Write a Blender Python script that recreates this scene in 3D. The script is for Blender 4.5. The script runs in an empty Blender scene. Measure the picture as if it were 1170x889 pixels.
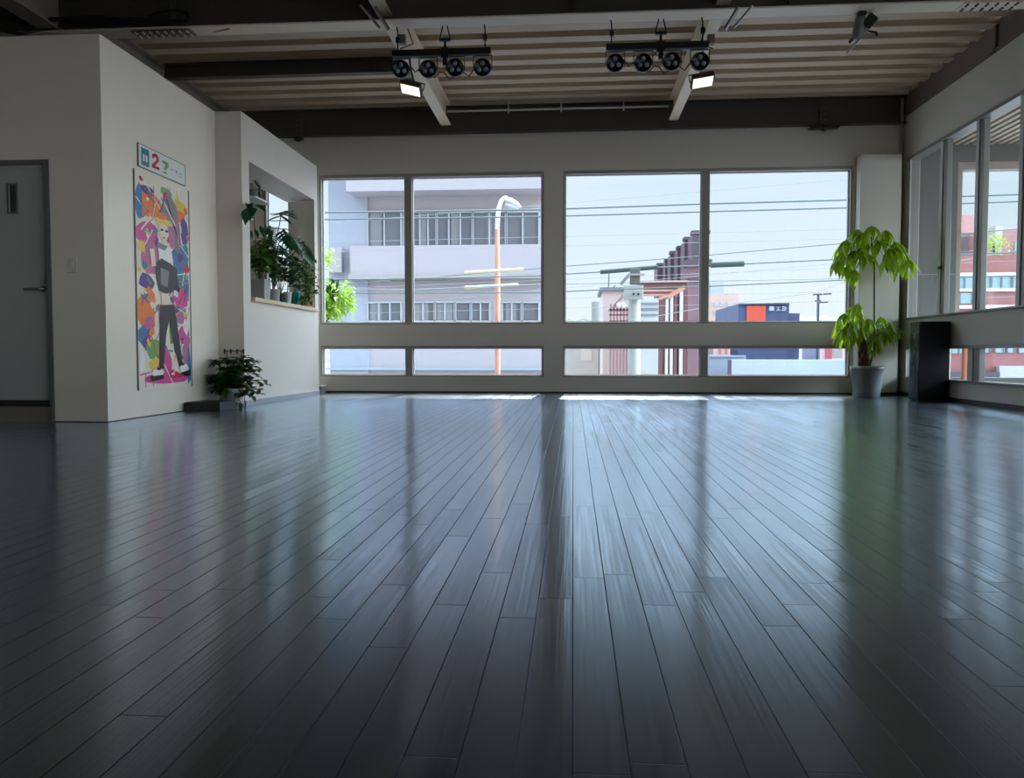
import bpy, math, random
from mathutils import Vector, Matrix
random.seed(7)
S = bpy.context.scene
COL = S.collection
PI = math.pi
# ------------------------------------------------------------------ camera model (1170x889)
F = 900.0; CX, CY = 585.0, 444.5; H = 0.55
YAW = math.atan(70 / F); PIT = -math.atan(40 / F)
def ray(px, py):
    x = (px - CX) / F; z = -(py - CY) / F; y = 1.0
    c, s = math.cos(PIT), math.sin(PIT); y, z = y * c - z * s, y * s + z * c
    c, s = math.cos(YAW), math.sin(YAW); x, y = x * c - y * s, x * s + y * c
    return x, y, z
def AY(px, py, D):                      # point of the plane y = D seen at a pixel
    x, y, z = ray(px, py); t = D / y; return Vector((x * t, D, H + z * t))
def AX(px, py, D):
    x, y, z = ray(px, py); t = D / x; return Vector((D, y * t, H + z * t))
def AZ(px, py, D):
    x, y, z = ray(px, py); t = (D - H) / z; return Vector((x * t, y * t, D))

# ------------------------------------------------------------------ materials
def lin(c):
    return tuple(((v / 255) / 12.92 if v / 255 <= 0.04045 else ((v / 255 + 0.055) / 1.055) ** 2.4) for v in c) + (1.0,)
class NT:
    def __init__(s, m):
        m.use_nodes = True; s.t = m.node_tree; s.n = s.t.nodes; s.l = s.t.links; s.n.clear()
        s.out = s.n.new('ShaderNodeOutputMaterial')
    def N(s, typ, **kw):
        n = s.n.new(typ)
        for k, v in kw.items(): setattr(n, k, v)
        return n
    def L(s, a, b): s.l.new(a, b)
    def M(s, op, a, b=None, c=None):
        n = s.n.new('ShaderNodeMath'); n.operation = op
        for i, v in enumerate((a, b, c)):
            if v is None: continue
            if isinstance(v, (int, float)): n.inputs[i].default_value = v
            else: s.l.new(v, n.inputs[i])
        return n.outputs[0]
MATS = {}
def mat(name, rgb, rough=0.5, metal=0.0, var=0.06, scale=6.0, bump=0.0, bscale=60.0, spec=0.5, emit=0.0, coat=0.0):
    if name in MATS: return MATS[name]
    m = bpy.data.materials.new(name); t = NT(m)
    b = t.N('ShaderNodeBsdfPrincipled')
    tc = t.N('ShaderNodeTexCoord'); no = t.N('ShaderNodeTexNoise'); no.inputs['Scale'].default_value = scale
    no.inputs['Detail'].default_value = 4
    t.L(tc.outputs['Object'], no.inputs['Vector'])
    mx = t.N('ShaderNodeMix', data_type='RGBA')
    c = lin(rgb)
    mx.inputs[6].default_value = tuple(v * (1 - var) for v in c[:3]) + (1,)
    mx.inputs[7].default_value = tuple(min(1, v * (1 + var)) for v in c[:3]) + (1,)
    t.L(no.outputs['Fac'], mx.inputs[0]); t.L(mx.outputs[2], b.inputs['Base Color'])
    b.inputs['Roughness'].default_value = rough; b.inputs['Metallic'].default_value = metal
    b.inputs['Specular IOR Level'].default_value = spec
    b.inputs['Coat Weight'].default_value = coat
    if emit:
        t.L(mx.outputs[2], b.inputs['Emission Color']); b.inputs['Emission Strength'].default_value = emit
    if bump:
        n2 = t.N('ShaderNodeTexNoise'); n2.inputs['Scale'].default_value = bscale; n2.inputs['Detail'].default_value = 3
        t.L(tc.outputs['Object'], n2.inputs['Vector'])
        bp = t.N('ShaderNodeBump'); bp.inputs['Strength'].default_value = 1; bp.inputs['Distance'].default_value = bump
        t.L(n2.outputs['Fac'], bp.inputs['Height']); t.L(bp.outputs[0], b.inputs['Normal'])
    t.L(b.outputs[0], t.out.inputs[0]); MATS[name] = m; return m
def leafmat(name, rgb, trans=0.45, rough=0.4, var=0.35):
    m = bpy.data.materials.new(name); t = NT(m)
    b = t.N('ShaderNodeBsdfPrincipled'); tr = t.N('ShaderNodeBsdfTranslucent'); ms = t.N('ShaderNodeMixShader')
    tc = t.N('ShaderNodeTexCoord'); no = t.N('ShaderNodeTexNoise'); no.inputs['Scale'].default_value = 9
    t.L(tc.outputs['Object'], no.inputs['Vector'])
    mx = t.N('ShaderNodeMix', data_type='RGBA'); c = lin(rgb)
    mx.inputs[6].default_value = tuple(v * (1 - var) for v in c[:3]) + (1,)
    mx.inputs[7].default_value = tuple(min(1, v * (1 + var)) for v in c[:3]) + (1,)
    t.L(no.outputs['Fac'], mx.inputs[0]); t.L(mx.outputs[2], b.inputs['Base Color']); t.L(mx.outputs[2], tr.inputs[0])
    b.inputs['Roughness'].default_value = rough
    ms.inputs[0].default_value = trans
    t.L(b.outputs[0], ms.inputs[1]); t.L(tr.outputs[0], ms.inputs[2]); t.L(ms.outputs[0], t.out.inputs[0])
    MATS[name] = m; return m
def glassmat(name, tint=(0.96, 0.98, 0.975), ior=1.4):
    m = bpy.data.materials.new(name); t = NT(m)
    a = t.N('ShaderNodeBsdfTransparent'); a.inputs[0].default_value = tint + (1,)
    g = t.N('ShaderNodeBsdfGlossy'); g.inputs['Roughness'].default_value = 0.02
    f = t.N('ShaderNodeFresnel'); ge = t.N('ShaderNodeNewGeometry'); t.L(t.M('ADD', ior, t.M('MULTIPLY', ge.outputs['Backfacing'], 1.0 / ior - ior)), f.inputs[0])
    ms = t.N('ShaderNodeMixShader')
    t.L(f.outputs[0], ms.inputs[0]); t.L(a.outputs[0], ms.inputs[1]); t.L(g.outputs[0], ms.inputs[2]); t.L(ms.outputs[0], t.out.inputs[0])
    MATS[name] = m; return m
def floormat():
    m = bpy.data.materials.new('dark_stained_planks'); t = NT(m); M = t.M
    b = t.N('ShaderNodeBsdfPrincipled'); tc = t.N('ShaderNodeTexCoord'); sp = t.N('ShaderNodeSeparateXYZ')
    t.L(tc.outputs['Object'], sp.inputs[0]); x, y = sp.outputs[0], sp.outputs[1]
    W, Ln = 0.0765, 0.91
    u = M('DIVIDE', M('ADD', x, 20.0 - 0.034 + 0.0765), W); row = M('FLOOR', u); fu = M('FRACT', u)
    wn = t.N('ShaderNodeTexWhiteNoise', noise_dimensions='1D'); t.L(row, wn.inputs['W'])
    v = M('DIVIDE', M('ADD', M('ADD', y, 20.0), M('MULTIPLY', wn.outputs['Value'], 7.3)), Ln); cell = M('FLOOR', v); fv = M('FRACT', v)
    cb = t.N('ShaderNodeCombineXYZ'); t.L(row, cb.inputs[0]); t.L(cell, cb.inputs[1])
    w2 = t.N('ShaderNodeTexWhiteNoise', noise_dimensions='2D'); t.L(cb.outputs[0], w2.inputs['Vector'])
    rnd = w2.outputs['Value']; sc = t.N('ShaderNodeSeparateColor'); t.L(w2.outputs['Color'], sc.inputs[0])
    # seams
    eu = M('MULTIPLY', M('MINIMUM', fu, M('SUBTRACT', 1.0, fu)), W); ev = M('MULTIPLY', M('MINIMUM', fv, M('SUBTRACT', 1.0, fv)), Ln)
    e = M('MINIMUM', eu, ev)
    seam = t.N('ShaderNodeMapRange'); seam.inputs['From Min'].default_value = 0.0004; seam.inputs['From Max'].default_value = 0.0016
    t.L(e, seam.inputs[0])
    # grain
    def grain(sx, sy, det, shift):
        g = t.N('ShaderNodeCombineXYZ')
        t.L(M('MULTIPLY', x, sx), g.inputs[0]); t.L(M('MULTIPLY', y, sy), g.inputs[1]); t.L(M('MULTIPLY', rnd, shift), g.inputs[2])
        n = t.N('ShaderNodeTexNoise'); n.inputs['Scale'].default_value = 1; n.inputs['Detail'].default_value = det
        t.L(g.outputs[0], n.inputs['Vector']); return n.outputs['Fac']
    g1 = grain(130, 1.6, 3, 50); g2 = grain(430, 12, 2, 90); g3 = grain(6, 1.2, 2, 3)
    gr = t.N('ShaderNodeMapRange'); gr.inputs['From Min'].default_value = .35; gr.inputs['From Max'].default_value = .65; t.L(g1, gr.inputs[0])
    base = t.N('ShaderNodeMix', data_type='RGBA')
    base.inputs[6].default_value = (0.0045, 0.0045, 0.006, 1); base.inputs[7].default_value = (0.019, 0.018, 0.020, 1)
    t.L(M('ADD', M('MULTIPLY', rnd, .55), M('MULTIPLY', gr.outputs[0], .45)), base.inputs[0])
    mul = t.N('ShaderNodeMix', data_type='RGBA'); mul.inputs[6].default_value = (0.001, 0.001, 0.001, 1)
    t.L(seam.outputs[0], mul.inputs[0]); t.L(base.outputs[2], mul.inputs[7]); t.L(mul.outputs[2], b.inputs['Base Color'])
    r = M('ADD', M('ADD', FLOOR_ROUGH, M('MULTIPLY', rnd, .04)), M('ADD', M('MULTIPLY', gr.outputs[0], .07), M('MULTIPLY', g3, .05)))
    r = M('ADD', r, M('MULTIPLY', M('SUBTRACT', 1.0, seam.outputs[0]), .4))
    tilt = M('MULTIPLY', M('MULTIPLY', M('SUBTRACT', sc.outputs[0], .5), fu), 0.0010)
    tilt2 = M('MULTIPLY', M('MULTIPLY', M('SUBTRACT', sc.outputs[1], .5), fv), 0.0060)
    h = M('ADD', M('ADD', tilt, tilt2), M('ADD', M('MULTIPLY', g1, 0.00018), M('MULTIPLY', g2, 0.00002)))
    h = M('ADD', h, M('MULTIPLY', seam.outputs[0], 0.0002))
    bp = t.N('ShaderNodeBump'); bp.inputs['Strength'].default_value = 1.0; bp.inputs['Distance'].default_value = 1.0
    t.L(h, bp.inputs['Height']); t.L(bp.outputs[0], b.inputs['Normal'])
    b.inputs['Specular IOR Level'].default_value = 0.0; b.inputs['Roughness'].default_value = .5
    # varnish: reflects little head-on and strongly at grazing angles
    lw = t.N('ShaderNodeLayerWeight'); lw.inputs['Blend'].default_value = .5; t.L(bp.outputs[0], lw.inputs['Normal'])
    fr = M('MINIMUM', .97, M('ADD', .01, M('MULTIPLY', M('POWER', lw.outputs['Facing'], FLOOR_POW), 1.22)))
    fr = M('MULTIPLY', fr, M('ADD', .25, M('MULTIPLY', seam.outputs[0], .75)))
    gl = t.N('ShaderNodeBsdfGlossy'); gl.inputs['Color'].default_value = (.76, .88, 1, 1); gl.inputs['Anisotropy'].default_value = .45; tg = t.N('ShaderNodeCombineXYZ'); tg.inputs[0].default_value = 1; t.L(tg.outputs[0], gl.inputs['Tangent']); t.L(r, gl.inputs['Roughness']); t.L(bp.outputs[0], gl.inputs['Normal'])
    ms = t.N('ShaderNodeMixShader'); t.L(fr, ms.inputs[0]); t.L(b.outputs[0], ms.inputs[1]); t.L(gl.outputs[0], ms.inputs[2])
    t.L(ms.outputs[0], t.out.inputs[0]); return m
FLOOR_POW = 2.3
FLOOR_ROUGH = 0.11

m_wall = mat('wall_paint', (214, 207, 197), .55, var=.02, bump=.0008, bscale=12)
m_gwall = mat('glossy_wall_paint', (240, 230, 216), .2, var=.02, bump=.004, bscale=3.2)
m_wallr = mat('right_wall_paint', (205, 201, 190), .5, var=.02)
m_deck = mat('deck_steel', (196, 176, 152), .55, var=.10, scale=2.5, metal=0.0)
m_beam = mat('beam_paint', (112, 102, 92), .55, var=.10, scale=4)
m_beamd = mat('beam_dark', (76, 70, 64), .6, var=.10, scale=4)
m_beaml = mat('beam_light', (190, 180, 168), .45, var=.10, scale=5)
m_alu = mat('window_aluminium', (150, 150, 146), .38, metal=.35, var=.04)
m_alul = mat('window_frame_light', (205, 205, 200), .4, metal=.1, var=.03)
m_dfr = mat('window_frame_dark', (158, 153, 146), .45, metal=.2, var=.04)
m_glass = glassmat('window_glass')
m_door = mat('door_paint', (172, 174, 172), .45, var=.03)
m_doorf = mat('door_frame_paint', (98, 100, 98), .45, var=.03)
m_dark = mat('dark_rubber', (28, 24, 21), .6, var=.1)
m_steel = mat('brushed_steel', (150, 150, 148), .3, metal=.9, var=.05)
m_black = mat('black_plastic', (14, 14, 17), .4, var=.1)
m_gblack = mat('black_gloss', (6, 9, 10), .35, var=.1, spec=.3)
m_grey = mat('grey_plastic', (120, 122, 122), .45, var=.05)
m_white = mat('white_plastic', (215, 215, 212), .4, var=.03)
m_pot = mat('glazed_pot', (150, 159, 158), .35, var=.05)
m_potg = mat('grey_pot', (150, 152, 152), .5, var=.05)
m_potw = mat('white_pot', (205, 210, 208), .4, var=.03)
m_teal = mat('teal_glaze', (35, 128, 138), .25, var=.2)
m_terra = mat('terracotta', (170, 120, 95), .7, var=.1)
m_soil = mat('soil', (48, 34, 24), .95, var=.3, bump=.01)
m_bark = mat('bark', (92, 66, 48), .9, var=.35, scale=18, bump=.008)
m_stem = mat('green_stem', (86, 92, 50), .6, var=.2)
m_shelf = mat('pale_wood', (206, 184, 156), .5, var=.1, scale=9)
m_lensg = mat('led_lens', (150, 155, 170), .15, var=.1)
m_lamp = mat('lamp_glow', (255, 246, 225), .3, var=0, emit=1.1)
m_bolt = mat('bolt_steel', (232, 222, 196), .4, metal=.3)
m_boltd = mat('bolt_dark', (70, 62, 55), .5)
l_pach = leafmat('pachira_leaf', (140, 172, 32), .6, var=.55)
l_dark = leafmat('dark_leaf', (58, 104, 48), .35)
l_mid = leafmat('mid_leaf', (104, 146, 60), .45)
l_mon = leafmat('monstera_leaf', (48, 98, 62), .3, .3)
l_sun = leafmat('street_leaf', (150, 185, 60), .5)
l_sund = leafmat('street_leaf_dark', (52, 84, 40), .3)
l_red = leafmat('reddish_leaf', (70, 40, 44), .3)

# ------------------------------------------------------------------ mesh builder
class MB:
    def __init__(s): s.v = []; s.f = []; s.m = []; s.sm = []
    def add(s, vs, fs, mi=0, smooth=False):
        o = len(s.v); s.v += [tuple(v) for v in vs]
        for f in fs: s.f.append(tuple(i + o for i in f)); s.m.append(mi); s.sm.append(smooth)
        return s
    def box(s, x0, x1, y0, y1, z0, z1, mi=0, mtx=None):
        vs = [(x, y, z) for z in (z0, z1) for y in (y0, y1) for x in (x0, x1)]
        if mtx is not None: vs = [tuple(mtx @ Vector(v)) for v in vs]
        return s.add(vs, [(0, 2, 3, 1), (4, 5, 7, 6), (0, 1, 5, 4), (2, 6, 7, 3), (0, 4, 6, 2), (1, 3, 7, 5)], mi)
    def tube(s, pts, r, seg=8, mi=0, cap=True, smooth=True):
        pts = [Vector(p) for p in pts]; n = len(pts)
        rs = r if isinstance(r, (list, tuple)) else [r] * n
        vs = []; fs = []; prev = None
        for i, p in enumerate(pts):
            d = (pts[min(i + 1, n - 1)] - pts[max(i - 1, 0)]).normalized()
            if prev is None:
                a = d.cross(Vector((0, 0, 1)));
                if a.length < .1: a = d.cross(Vector((1, 0, 0)))
            else: a = prev - d * prev.dot(d)
            a.normalize(); prev = a; b = d.cross(a)
            for k in range(seg):
                t = 2 * PI * k / seg; vs.append(p + (a * math.cos(t) + b * math.sin(t)) * rs[i])
        for i in range(n - 1):
            for k in range(seg):
                k2 = (k + 1) % seg; fs.append((i * seg + k, i * seg + k2, (i + 1) * seg + k2, (i + 1) * seg + k))
        s.add(vs, fs, mi, smooth)
        if cap: s.add([vs[k] for k in range(seg)], [tuple(range(seg))[::-1]], mi); s.add([vs[(n - 1) * seg + k] for k in range(seg)], [tuple(range(seg))], mi)
        return s
    def lathe(s, prof, c, seg=32, mi=0, mtx=None, smooth=True):
        vs = []; n = len(prof)
        for r, z in prof:
            for k in range(seg):
                t = 2 * PI * k / seg; p = Vector((r * math.cos(t), r * math.sin(t), z))
                if mtx is not None: p = mtx @ p
                vs.append(p + Vector(c))
        fs = []
        for i in range(n - 1):
            for k in range(seg):
                k2 = (k + 1) % seg; fs.append((i * seg + k, i * seg + k2, (i + 1) * seg + k2, (i + 1) * seg + k))
        s.add(vs, fs, mi, smooth)
        if prof[0][0] > 1e-4: s.add(vs[:seg], [tuple(range(seg))[::-1]], mi)
        if prof[-1][0] > 1e-4: s.add(vs[(n - 1) * seg:], [tuple(range(seg))], mi)
        return s
    def leaf(s, base, d, L, W, up=Vector((0, 0, 1)), droop=0.5, mi=0, fold=.15, nseg=5, shape=None):
        d = Vector(d).normalized(); side = d.cross(up)
        if side.length < .05: side = d.cross(Vector((1, 0, 0)))
        side.normalize(); shape = shape or [0.12, .72, 1.0, .82, .42, 0.02]
        n = len(shape) - 1; p = Vector(base); cur = d.copy(); vs = []
        for i, w in enumerate(shape):
            nn = side.cross(cur).normalized(); hw = W * .5 * w
            vs += [p - side * hw + nn * hw * fold * 2, p, p + side * hw + nn * hw * fold * 2]
            cur = (cur + Vector((0, 0, -1)) * droop / n).normalized()
            side = (side - cur * side.dot(cur)).normalized()
            p = p + cur * L / n
        fs = []
        for i in range(n):
            a = i * 3; fs += [(a, a + 1, a + 4, a + 3), (a + 1, a + 2, a + 5, a + 4)]
        return s.add(vs, fs, mi, True)
    def build(s, name, mats, parent=None, bevel=0.0):
        me = bpy.data.meshes.new(name); me.from_pydata(s.v, [], s.f)
        if not isinstance(mats, (list, tuple)): mats = [mats]
        for m in mats: me.materials.append(m)
        me.polygons.foreach_set('material_index', s.m); me.polygons.foreach_set('use_smooth', s.sm); me.update()
        o = bpy.data.objects.new(name, me); COL.objects.link(o)
        if parent is not None:
            o.parent = parent
            base = parent
            loc = Vector(parent.location)
            pp = parent.parent
            if parent.type == 'EMPTY': o.matrix_parent_inverse = Matrix.Translation(-loc)
        if bevel:
            b = o.modifiers.new('bevel', 'BEVEL'); b.width = bevel; b.segments = 2; b.limit_method = 'ANGLE'
        return o
def thing(name, label, cat, loc=(0, 0, 0), group=None):
    o = bpy.data.objects.new(name, None); o.location = loc; COL.objects.link(o); o.empty_display_size = .1
    o['label'] = label; o['category'] = cat
    if group: o['group'] = group
    return o
def tag(o, label, cat, group=None, kind=None):
    o['label'] = label; o['category'] = cat
    if group: o['group'] = group
    if kind: o['kind'] = kind
    return o
def struct(o, label=None, cat=None):
    o['kind'] = 'structure'
    if label: o['label'] = label
    if cat: o['category'] = cat
    return o
def sthing(name, label, cat, loc=(0, 0, 0)):
    return struct(thing(name, label, cat, loc))
def copy_tree(o, parent=None):
    c = o.copy(); COL.objects.link(c)
    if parent is not None: c.parent = parent
    for ch in [k for k in bpy.data.objects if k.parent == o]: copy_tree(ch, c)
    return c
def wall(name, axis, p0, p1, u0, u1, v0, v1, holes, m, label):
    """slab between p0 and p1 on axis, spanning u (the other horizontal) and v (z), with rectangular holes"""
    us = sorted({u0, u1} | {h[0] for h in holes} | {h[1] for h in holes}); us = [u for u in us if u0 <= u <= u1]
    vs_ = sorted({v0, v1} | {h[2] for h in holes} | {h[3] for h in holes}); vs_ = [v for v in vs_ if v0 <= v <= v1]
    b = MB()
    solid = lambda i, j: (0 <= i < len(us) - 1 and 0 <= j < len(vs_) - 1 and
        not any(h[0] < (us[i] + us[i+1]) / 2 < h[1] and h[2] < (vs_[j] + vs_[j+1]) / 2 < h[3] for h in holes))
    P = (lambda p, u, v: (u, p, v)) if axis == 'y' else (lambda p, u, v: (p, u, v))
    flip = axis == 'x'
    def quad(a):
        b.add(a, [(0, 1, 2, 3)])
    for i in range(len(us) - 1):
        for j in range(len(vs_) - 1):
            if not solid(i, j): continue
            a0, a1, c0, c1 = us[i], us[i+1], vs_[j], vs_[j+1]
            quad([P(p0, a0, c0), P(p0, a1, c0), P(p0, a1, c1), P(p0, a0, c1)])
            quad([P(p1, a1, c0), P(p1, a0, c0), P(p1, a0, c1), P(p1, a1, c1)])
            if not solid(i-1, j): quad([P(p1, a0, c0), P(p0, a0, c0), P(p0, a0, c1), P(p1, a0, c1)])
            if not solid(i+1, j): quad([P(p0, a1, c0), P(p1, a1, c0), P(p1, a1, c1), P(p0, a1, c1)])
            if not solid(i, j-1): quad([P(p1, a0, c0), P(p1, a1, c0), P(p0, a1, c0), P(p0, a0, c0)])
            if not solid(i, j+1): quad([P(p0, a0, c1), P(p0, a1, c1), P(p1, a1, c1), P(p1, a0, c1)])
    o = b.build(name, m); return struct(o, label, 'wall')

# ------------------------------------------------------------------ room shell
BY = 10.9; RX = 4.34; DK = 3.93
b = MB(); b.box(-7.2, RX + .2, -3.2, BY + .2, -.15, 0)
fl = b.build('floor', floormat()); struct(fl, 'dark stained glossy wooden plank floor of the hall', 'floor')
W12 = (-3.56, -.41, .965, 3.05); W34 = (-.145, 3.70, .965, 3.05)
L12 = (-3.56, -.41, .235, .665); L34 = (-.145, 3.70, .235, .665)
W0 = (-4.36, -3.97, .965, 3.05)
wall('wall_back', 'y', BY, BY + .16, -5.12, RX, 0, DK + .25, [W12, W34, L12, L34, W0], m_wall, 'painted back wall with a row of tall windows and low windows')
# balcony end wall continuing the facade plane beyond the right wall
wall('wall_balcony_end', 'y', BY, BY + .16, RX + .15, 8.2, 0, 3.5, [(5.04, 7.8, .965, 3.07), (5.0, 7.8, .235, .665)], mat('balcony_paint', (104, 106, 103), .6), 'grey end wall of the glazed balcony beyond the right wall')
RW = (-2.4, 10.74, 1.0, 3.1); RL = (-2.4, 10.74, .235, .65)
wall('wall_right', 'x', RX, RX + .15, -3.2, BY, 0, 3.66, [RW, RL], m_wallr, 'right wall with a long band of glazing above and below')
wall('wall_left', 'x', -3.88, -3.73, 6.05, 8.05, 0, 3.07, [], m_gwall, 'shiny white partition wall carrying the colourful poster')
wall('wall_left_front', 'y', 6.05, 6.17, -7.0, -3.88, 0, 3.07, [(-5.1, -4.175, 0, 2.085)], m_gwall, 'white partition wall facing the hall with the door in it')
# closing faces of corner so front face runs to the corner
bb = MB(); bb.box(-3.88, -3.73, 6.0495, 6.05, 0, 3.07); struct(bb.build('wall_corner_skin', m_gwall), 'white corner face of the partition', 'wall')
wall('wall_left_return', 'y', 8.05, 8.17, -4.97, -3.45, 0, 3.07, [], m_wall, 'short return wall behind the small floor plant')
OP = (8.24, 10.36, 1.12, 2.6)
wall('wall_left_counter', 'x', -3.60, -3.45, 8.17, 10.48, 0, 3.07, [OP], m_wall, 'white half wall with the plant shelf opening')
bb = MB(); bb.box(-3.87, -3.60, 8.17, 10.48, 2.6, 3.07); struct(bb.build('wall_bulkhead', m_wall), 'white bulkhead above the plant shelf', 'wall')
wall('wall_left_exterior', 'x', -5.12, -4.97, 8.17, BY, 0, DK, [], m_wall, 'outer left wall behind the plant shelf')
wall('wall_left_rear', 'x', -7.2, -7.0, -3.2, 8.2, 0, DK, [], m_wall, 'far left wall')
wall('wall_left_return_rear', 'y', 8.05, 8.17, -7.0, -4.97, 0, DK, [], m_wall, 'wall behind the door room')
wall('wall_front', 'y', -3.2, -3.05, -7.2, RX, 0, DK + .1, [(-1.2, 3.4, .9, 1.75)], m_wall, 'wall behind the viewer')  # opening added out of view to let fill light in
# columns
bb = MB(); bb.box(3.735, 4.25, 10.72, BY, 0, 3.15); struct(bb.build('wall_column', m_wallr, bevel=.006), 'right corner column between window and glazing', 'column')
bb = MB(); bb.box(-3.95, -3.60, 10.74, BY, 0, 3.15); struct(bb.build('wall_column', m_wallr, bevel=.006), 'left column seen through the plant shelf opening', 'column')
bb = MB(); bb.tube([(4.295, 10.86, 0), (4.295, 10.86, 3.9)], .02); struct(bb.build('trim_1', m_dfr), 'dark vertical strip in the back right corner', 'trim')
# baseboards
def skirt(n, *a, m=None): 
    q = MB(); q.box(*a); return struct(q.build(n, m or m_beamd, bevel=.002), 'dark skirting', 'baseboard')
m_skd = mat('skirting_dark', (44, 44, 44), .5); m_skg = mat('skirting_grey', (150, 153, 160), .5)
skirt('baseboard_back', -3.56, 3.735, BY - .012, BY, 0, .03, m=m_skd)
skirt('baseboard_right', RX - .012, RX, -3, BY, 0, .05, m=m_skd)
skirt('baseboard_column', 3.725, 4.26, 10.71, 10.72, 0, .045, m=m_skd)
skirt('baseboard_counter', -3.45, -3.438, 8.05, 10.48, 0, .055, m=m_skg)
skirt('baseboard_left', -3.73, -3.726, 6.05, 8.05, 0, .008, m=m_skd)
skirt('baseboard_left_front', -4.175, -3.73, 6.044, 6.05, 0, .008, m=m_skd)
q = MB(); q.box(-3.4, 3.7, BY - .05, BY - .012, 0, .006); struct(q.build('trim_2', m_grey), 'thin metal track along the foot of the back windows', 'trim')

# ceiling: corrugated steel deck, ribs run left to right
def deck(name, x0, x1, y0, y1, z, pitch, low, depth, m, label):
    prof = []; y = y0
    fl_ = .03
    while y < y1:
        prof += [(y, z), (y + low, z), (y + low + fl_, z + depth), (y + pitch - fl_, z + depth)]; y += pitch
    prof.append((y, z))
    q = MB(); vs = []
    for (yy, zz) in prof: vs += [(x0, yy, zz), (x1, yy, zz), (x0, yy, zz + .012), (x1, yy, zz + .012)]
    fs = []
    for i in range(len(prof) - 1):
        a = i * 4; fs += [(a, a + 4, a + 5, a + 1), (a + 2, a + 3, a + 7, a + 6)]
    q.add(vs, fs)
    q.box(x0, x1, y0, y1 + .2, z + depth + .02, z + depth + .2)
    return struct(q.build(name, m), label, 'ceiling')
deck('ceiling', -7.1, 4.45, -3.1, 10.98, DK, .3155, .155, .11, m_deck, 'corrugated brown steel deck ceiling')
# beams (I sections)
def ibeam(name, axis, a0, a1, c, zb, h, w, m, label, tf=.014, tw=.01, ms=None, extra=None):
    q = MB()
    def bx(u0, u1, z0, z1, mi=0):
        if axis == 'x': q.box(a0, a1, u0, u1, z0, z1, mi)
        else: q.box(u0, u1, a0, a1, z0, z1, mi)
    bx(c - w / 2, c + w / 2, zb, zb + tf); bx(c - w / 2, c + w / 2, zb + h - tf, zb + h, 1 if ms else 0); bx(c - tw / 2, c + tw / 2, zb + tf, zb + h - tf, 1 if ms else 0)
    if extra: extra(q)
    o = q.build(name, ms or m); return struct(o, label, 'beam')
def plate_bolts(q, x0, x1, yc, z, mi, nx=6, w=.16):
    q.box(x0, x1, yc - w / 2, yc + w / 2, z - .012, z, mi - 1)
    for i in range(nx):
        for s_ in (-1, 1):
            for k in (.35, .75):
                x = x0 + (x1 - x0) * (i + .5) / nx
                q.lathe([(.012, -.014), (.012, 0)], (x, yc + s_ * k * w / 2, z - .008), 6, mi)
def near_extra(q):
    plate_bolts(q, AZ(1093, 10, 3.56).x, AZ(1160, 8, 3.56).x, 7.24, 3.56, 3)
    for i in range(-22, 15):
        if i % 6 == 0: q.box(i * .31, i * .31 + .012, 7.14, 7.34, 3.574, 3.916, 1)
m_nb = mat('lit_near_flange', (238, 224, 204), .5, var=.08, scale=3)  # window light on the underside is put into this paler flange colour
o = ibeam('ceiling_beam', 'x', -7.0, 4.34, 7.25, 3.56, .37, .2, None, 'large cross beam with window-lit underside painted pale near the top of the view', ms=[m_nb, m_beamd, m_nb, m_boltd], extra=near_extra)
q = MB(); plate_bolts(q, -4.12, -3.55, 7.25, 3.56, 1, 8, .15); tag(q.build('splice_plate', [m_beam, m_bolt]), 'bolted splice plate under the cross beam above the poster wall', 'plate')
q = MB(); q.box(-4.97, 4.34, 10.86, 10.9, 3.57, 3.93); q.box(-4.97, 4.34, 10.80, 10.86, 3.57, 3.585); q.box(-4.97, 4.34, 10.80, 10.86, 3.915, 3.93); struct(q.build('wall_back_upper', m_beamd), 'dark beam face over the back windows', 'beam')
ibeam('ceiling_beam', 'x', -4.78, -1.80, 9.03, 3.76, .17, .10, m_beamd, 'small dark joist left of the left ceiling rail')
m_rail = mat('rail_paint', (228, 212, 188), .5, var=.08, scale=5)
ibeam('ceiling_beam', 'y', 5.0, 10.70, -1.73, 3.64, .28, .135, m_rail, 'left lengthwise pale steel beam under the deck')
ibeam('ceiling_beam', 'y', 5.0, 10.70, 1.31, 3.64, .28, .12, m_rail, 'right lengthwise pale steel beam under the deck')
ibeam('ceiling_beam', 'y', 2.0, 10.86, -4.87, 3.57, .36, .2, mat('edge_beam', (150, 138, 124), .55), 'left edge beam above the poster wall')
q = MB(); q.box(4.34, 4.46, -3.0, 10.9, 3.66, 3.98); q.box(4.31, 4.34, 8.6, 8.66, 3.66, 3.93); q.box(4.31, 4.34, -3, 10.9, 3.66, 3.685)
struct(q.build('ceiling_beam', m_beam), 'dark brown edge beam above the right wall', 'beam')
# stiffener bolts with plate under the back beam
def hanger(px, py0, py1, w, lab):
    p = AY(px, py1, 10.80); q0 = AY(px, py0, 10.80)
    r = thing('beam_hanger', lab, 'bracket', (p.x, 10.80, p.z), 'bolted brackets on the back beam')
    q = MB(); q.box(p.x - .05, p.x + .05, 10.83, 10.86, p.z, q0.z, 0)
    q.build('back_plate', m_beamd, r)
    for i in range(4):
        for s_ in (-1, 1):
            q = MB(); z = p.z + (q0.z - p.z) * (i + .6) / 4.4
            q.tube([(p.x + s_ * .028, 10.835, z), (p.x + s_ * .028, 10.815, z)], .011, 6); q.build('bolt', m_beam, r)
    q = MB(); q.box(p.x - w / 2, p.x + w / 2, 10.74, 10.86, p.z - .012, p.z); q.lathe([(.02, -.04), (.055, -.02), (.055, 0)], (p.x, 10.78, p.z - .01), 16)
    q.build('bottom_plate', m_black, r)
hanger(341, 132, 158, .12, 'bolted dark bracket on the back beam above the left window')
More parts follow.
